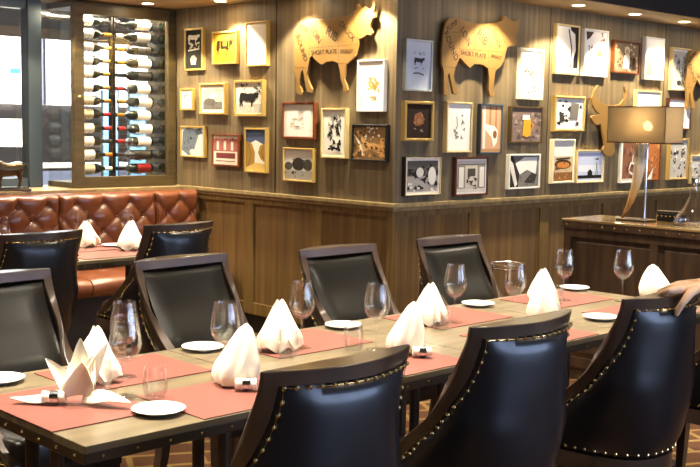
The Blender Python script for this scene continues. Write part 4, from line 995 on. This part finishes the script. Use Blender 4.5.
 ('B',(612.5,41,640.5,74.5),'red_frame',.014,.0,'8a7458',[('s','d8b888',16,.1,0,0,1,1),('s','5a4632',20,.08,0,.1,1,.8),('p','f1e8d4',[(.35,.1),(.38,.55),(.45,.6),(.58,.6),(.62,.5),(.6,.1)]),('e','e8d0a8',.5,.72,.11,.16),('e','c89a70',.5,.7,.06,.09),('p','4a3626',[(.72,.1),(.74,.5),(.85,.5),(.9,.1)])],'bright red-brown frame with a painting of a woman in white',None,None),
 ('B',(643.5,37.5,664.5,81),'white_frame',.008,.0,'efeee8',[('p','6a6a66',[(.12,.1),(.1,.55),(.42,.58),(.42,.28),(.5,.15),(.3,.05)]),('s','a8a69e',14,.08,.5,.1,.85,.7),('s','c4c2ba',6,.05,.2,.7,.8,.85)],'white print in a black-sided frame with a grey stone shape, top row',None,'white_frame'),
 ('B',(670.5,48,691,91.5),'gold_light',.014,.014,'b8b2a6',[('s','5a554e',22,.09,.1,.05,.9,.95),('s','e2ddd2',10,.08,.2,.2,.8,.9),('e','2a2724',.4,.12,.14,.07)],'pale gold frame with a small grey photo, next to the cut-off steer',None,None),
 ('B',(553,96,585.5,132.5),'gold_frame',.020,.004,'e6e2d8',[('s','2a2724',20,.12,.05,.1,.95,.95),('p','6e6a63',[(.5,.3),(.55,.9),(.85,.85),(.8,.3)]),('p','3a3632',[(.15,.2),(.12,.6),(.25,.5),(.35,.25)])],'ornate gold frame with a black-and-white print, left of steer head',.019,None),
 ('B',(551,139,575,184),'cream_frame',.016,.0,'c9b48c',[('r','e8e4d8',0,.62,1,1),('r','8a5c34',0,.0,1,.22),('e','4a3420',.5,.42,.42,.12),('e','c9803c',.5,.40,.34,.08),('s','6a4a30',10,.08,.1,.28,.9,.5),('l','3a2c20',.04,[(.15,.55),(.85,.58)]),('s','c08850',8,.07,0,.05,1,.3)],'cream rope-edged frame with a brown cooking pot picture',.012,None),
 ('B',(575.5,150,604.5,183.5),'gold_light',.010,.014,'c4cbe0',[('r','dfe2ea',0,.3,1,.55),('r','1d1a18',0,.05,1,.17),('p','1d1a18',[(.4,.15),(.4,.3),(.5,.4),(.6,.3),(.6,.15)]),('l','2a2724',.02,[(.74,.12),(.78,.65)]),('l','2a2724',.02,[(.82,.12),(.78,.65)]),('s','2a2724',6,.06,.68,.68,.88,.85)],'pale gold frame with a windmill against blue sky',None,None),
 ('B',(634.5,90.5,661.5,127),'gold_light',.014,.004,'f2efe6',[('s','c4bcae',8,.06,.2,.2,.8,.6)],'pale gold frame with a white print, half hidden above the lamp shade',None,None),
 ('B',(667,98.5,691.5,130.5),'brown_frame',.012,.006,'f1ede2',[('s','c4b8a4',8,.06,.2,.2,.8,.7),('l','9a8a74',.02,[(.2,.3),(.8,.34)])],'dark red-brown frame with a white print, right behind the lamp shade',None,None),
 ('B',(620,136,643,183.5),'white_frame',.014,.0,'8a5c44',[('s','a87458',20,.1,0,0,1,1),('s','6a4434',16,.08,0,0,1,1),('l','e6ded0',.05,[(.35,.25),(.45,.42),(.65,.4),(.7,.25),(.55,.15),(.38,.22)]),('l','e6ded0',.04,[(.5,.4),(.55,.6)]),('r','d8ccb8',0,0,1,.06)],'white frame with a brown picture, behind the lamp horn on its left',None,None),
 ('B',(643,138,661,181.5),'red_frame',.012,.0,'b8703c',[('s','8a4a24',14,.1,0,0,1,1),('s','d89a5c',10,.1,0,.2,1,1),('p','f4ecd8',[(.2,0),(.6,.3),(.5,0)])],'red-brown frame with an orange picture, behind the lamp horn on its right',None,None),
 ('B',(668,138.5,688.5,180.5),'gold_frame',.014,.004,'c4beb2',[('s','3a3632',24,.1,.05,.0,.95,.8),('s','e8e4da',12,.08,.1,.2,.9,1)],'gold rope frame with a grey photo, lower row under the lamp shade edge',.011,None),
 ('B',(689.5,155,714,184),'gold_light',.012,.010,'d8d2c4',[('s','6a655c',14,.09,.1,.1,.9,.9)],'pale gold frame behind the decanter at the right photo edge',None,None),
]
for i, (wl, bx_, stl, fwd, mw, bg, art, lab, orn, inn) in enumerate(PA):
    o = picture(wl, bx_, stl, fwd, mw, bg, art, lab, seed=i+3, orn=orn, inner=inn)

# ------------------------------------------------------------------ the standing person with a hand on the chair
def skin(name, verts, edges, rad, material, parent=None, sub=2, rootv=0, smooth=True):
    me = bpy.data.meshes.new(name); me.from_pydata([tuple(v) for v in verts], edges, []); me.materials.append(MATS[material])
    o = bpy.data.objects.new(name, me); COL.objects.link(o)
    if parent: o.parent = parent
    sk = o.modifiers.new('skin', 'SKIN'); sk.use_smooth_shade = True; sk.branch_smoothing = .6
    for i, r in enumerate(rad):
        v = me.skin_vertices[0].data[i]; v.radius = r if hasattr(r, '__len__') else (r, r); v.use_root = (i == rootv)
    ss = o.modifiers.new('sub', 'SUBSURF'); ss.levels = sub; ss.render_levels = sub
    return o
pr = empty('person', (3.86, 1.28, 0), label='person in a dark shirt outside the photo, resting the visible hand on a chair back', cat='person')
o0 = Vector((3.86, 1.28, 0)); lc = lambda v: tuple(Vector(v)-o0)
fx = Vector((-.80, .60, 0)); sd_ = Vector((.60, .80, 0))      # facing direction and the person's right side
def bp(f, s, z): return fx*f+sd_*s+Vector((0, 0, z))
SHR = bp(.0, .185, 1.40); SHL = bp(.0, -.185, 1.40)
WR = Vector(lc(onY(716, 282, 1.755))); ELB = Vector(lc((3.60, 1.60, 1.13)))
LE, LW = bp(.02, -.225, 1.12), bp(.10, -.215, .885)
body_v = [bp(0, 0, .95), bp(.01, 0, 1.10), bp(.01, 0, 1.25), bp(-.01, 0, 1.38), bp(.0, 0, 1.475), bp(.02, 0, 1.545), bp(.03, 0, 1.62), bp(.02, 0, 1.69),
          SHR, ELB, Vector(WR), SHL, LE, LW, LW+bp(.02, 0, -.06),
          bp(0, .09, .88), bp(.02, .10, .50), bp(-.02, .10, .09), bp(.10, .11, .04), bp(0, -.09, .88), bp(.02, -.10, .50), bp(-.02, -.10, .09), bp(.10, -.11, .04)]
body_e = [(0, 1), (1, 2), (2, 3), (3, 4), (4, 5), (5, 6), (6, 7), (3, 8), (8, 9), (9, 10), (3, 11), (11, 12), (12, 13), (13, 14), (0, 15), (15, 16), (16, 17), (17, 18), (0, 19), (19, 20), (20, 21), (21, 22)]
body_r = [.095, .09, .10, .085, .056, .078, .098, .084, .055, .042, .027, .055, .041, .026, .034, .078, .052, .036, .03, .078, .052, .036, .03]
body = skin('body', body_v, body_e, body_r, 'skin', pr)
def ringloft(rows, name, material):
    R = [[tuple(bp(cf+d*math.cos(2*PI*j/28), cs2+w*math.sin(2*PI*j/28), z)) for j in range(28)] for z, cf, cs2, w, d in rows]
    q = MB().grid(R, cu=True); return q
sh_ = ringloft([(.86, 0, 0, .172, .122), (.90, 0, 0, .174, .124), (1.0, 0, 0, .162, .115), (1.12, .01, 0, .158, .112), (1.25, .01, 0, .178, .122), (1.34, 0, 0, .190, .118), (1.40, -.01, 0, .178, .10), (1.435, -.01, 0, .13, .085), (1.455, 0, 0, .085, .072), (1.47, 0, 0, .072, .066)], 'shirt', 'shirt')
sh_.tube([SHR-sd_*.05, SHR, SHR+(ELB-SHR)*.3, SHR+(ELB-SHR)*.62], [.075, .078, .070, .062], 18); sh_.tube([SHL+sd_*.05, SHL, SHL+(LE-SHL)*.3, SHL+(LE-SHL)*.62], [.075, .078, .068, .060], 18)
so = sh_.build('shirt', 'shirt', pr, smooth=True, ang=70)
tr = ringloft([(1.0, 0, 0, .158, .110), (.92, 0, 0, .168, .120), (.84, 0, 0, .176, .122), (.79, 0, 0, .165, .105), (.77, 0, 0, .10, .06)], 'trousers', 'trousers')
for q_ in (.092, -.092): tr.tube([bp(0, q_, .86), bp(.01, q_, .72), bp(.02, q_*1.08, .50), bp(0, q_*1.1, .30), bp(-.02, q_*1.1, .07)], [.085, .088, .068, .062, .058], 18)
tr.build('trousers', 'trousers', pr, smooth=True, ang=70)
for q_ in (.105, -.105): skin('shoe', [bp(-.06, q_, .045), bp(.06, q_, .045), bp(.17, q_, .035)], [(0, 1), (1, 2)], [.045, .043, .034], 'leather_dark', pr)
# head: cap of short hair, ears, eyes, nose, mouth
hc = Vector(bp(.02, 0, 1.655)); R = []
for i in range(11):
    v = i/10*PI*.62; row = []
    for j in range(28):
        a = 2*PI*j/28; f = math.cos(a); cut = 1 if f < .2 else 1-.42*(f-.2)/.8
        vv = v*cut; row.append(tuple(hc+fx*(.103*math.sin(vv)*f-.012)+sd_*(.096*math.sin(vv)*math.sin(a))+Vector((0, 0, .108*math.cos(vv)))))
    R.append(row)
MB().grid(R, cu=True).build('hair', 'hair', pr, smooth=True, ang=80)
for q_ in (1, -1):
    e_ = Vector(bp(.106, q_*.033, 1.645)); MB().ball(e_, .011, 12, 8).build('eye', 'porcelain', pr, smooth=True); MB().ball(e_+fx*.008, .0055, 10, 6).build('iris', 'hair', pr, smooth=True)
    MB().tube([e_+Vector((0, 0, .020))-sd_*.016, e_+Vector((0, 0, .024))+fx*.004, e_+Vector((0, 0, .020))+sd_*.016], .0035, 8).build('eyebrow', 'hair', pr, smooth=True)
    MB().tube([bp(.02, q_*.094, 1.665), bp(.008, q_*.103, 1.655), bp(.010, q_*.103, 1.63), bp(.022, q_*.094, 1.612)], [.008, .011, .010, .006], 10).build('ear', 'skin', pr, smooth=True)
MB().tube([bp(.108, 0, 1.650), bp(.122, 0, 1.625), bp(.130, 0, 1.606), bp(.112, 0, 1.598)], [.007, .010, .014, .008], 12).build('nose', 'skin', pr, smooth=True)
MB().tube([bp(.098, .024, 1.568), bp(.108, .010, 1.570), bp(.108, -.010, 1.570), bp(.098, -.024, 1.568)], [.003, .0065, .0065, .003], 10).build('mouth', mat('lips', 'b06a5c', .5).name, pr, smooth=True)
# left hand hanging at the side, fingers slightly curled
ph_ = LW+bp(.025, 0, -.085)
for k_ in range(4):
    a0 = LW+bp(.02+.020*(1.5-k_), 0, -.085); a1 = a0+bp(.012, .004, -.038-.004*(1 if k_ in (1, 2) else 0)); a2 = a1+bp(.0, .014, -.026); a3 = a2+bp(-.006, .016, -.016)
    skin('finger', [a0+Vector((0, 0, .03)), a0, a1, a2, a3], [(0, 1), (1, 2), (2, 3), (3, 4)], [.010, .0105, .0095, .0088, .007], 'skin', pr)
skin('thumb', [LW+bp(.03, .0, -.03), LW+bp(.058, .012, -.062), LW+bp(.064, .02, -.095), LW+bp(.060, .026, -.115)], [(0, 1), (1, 2), (2, 3)], [.013, .012, .010, .0075], 'skin', pr)
def P(x, y, Y): return Vector(lc(onY(x, y, Y)))
# visible right hand: palm over the rail, four fingers down its inner side, thumb down the outside
def P(x, y, Y): return Vector(lc(onY(x, y, Y)))
Wp = P(707, 284, 1.765)
kn = [P(669, 290.5, 1.815), P(669.5, 287.5, 1.845), P(673.5, 285, 1.873), P(681, 283.5, 1.893)]     # knuckles: index .. little
hand_v = [Wp, P(693, 287, 1.785), P(684, 287, 1.80)]+kn
hv = [WR, Wp]+[P(690, 286, 1.80), P(691, 283.5, 1.835)]+kn
palm = skin('right_hand', [WR, Wp, P(694, 287.5, 1.788), P(682, 289.5, 1.807), kn[0], P(690, 286, 1.82), P(680, 286, 1.84), kn[1], P(684, 284, 1.862), kn[2], P(690, 283.5, 1.86), kn[3]],
            [(0, 1), (1, 2), (2, 3), (3, 4), (1, 5), (5, 6), (6, 7), (5, 8), (8, 9), (1, 10), (10, 11)], [(.030, .026), (.029, .021), .019, .016, .0125, .019, .016, .0125, .016, .012, .016, .011], 'skin', pr, rootv=1)
for k_, (a, b_, c, e) in enumerate((
        (kn[0], P(662.5, 293, 1.845), P(657.5, 297.5, 1.884), P(656, 303, 1.895)),
        (kn[1], P(663, 290.5, 1.878), P(659.5, 291, 1.910), P(659, 300, 1.914)),
        (kn[2], P(668, 288, 1.902), P(665, 290, 1.925), P(665, 299, 1.925)),
        (kn[3], P(677, 286.5, 1.915), P(674, 289, 1.930), P(674, 296, 1.930)))):
    r = (.0105, .0108, .0102, .009)[k_]
    skin('finger', [a+(Wp-a)*.35, a, b_, c, e], [(0, 1), (1, 2), (2, 3), (3, 4)], [r*1.05, r*1.08, r, r*.92, r*.72], 'skin', pr, rootv=0)
skin('thumb', [P(701, 287, 1.772), P(691, 292, 1.775), P(683.5, 302, 1.782), P(678.5, 309.5, 1.797), P(675.5, 316, 1.806)], [(0, 1), (1, 2), (2, 3), (3, 4)], [.018, .017, .0125, .0118, .0088], 'skin', pr)

# ------------------------------------------------------------------ render settings
SC.view_settings.view_transform = 'Standard'; SC.view_settings.look = 'None'; SC.view_settings.gamma = 1
SC.view_settings.exposure = 1.87; SC.view_settings.use_curve_mapping = False
SC.cycles.use_denoising = True
SC.cycles.max_bounces = 8; SC.cycles.transparent_max_bounces = 24
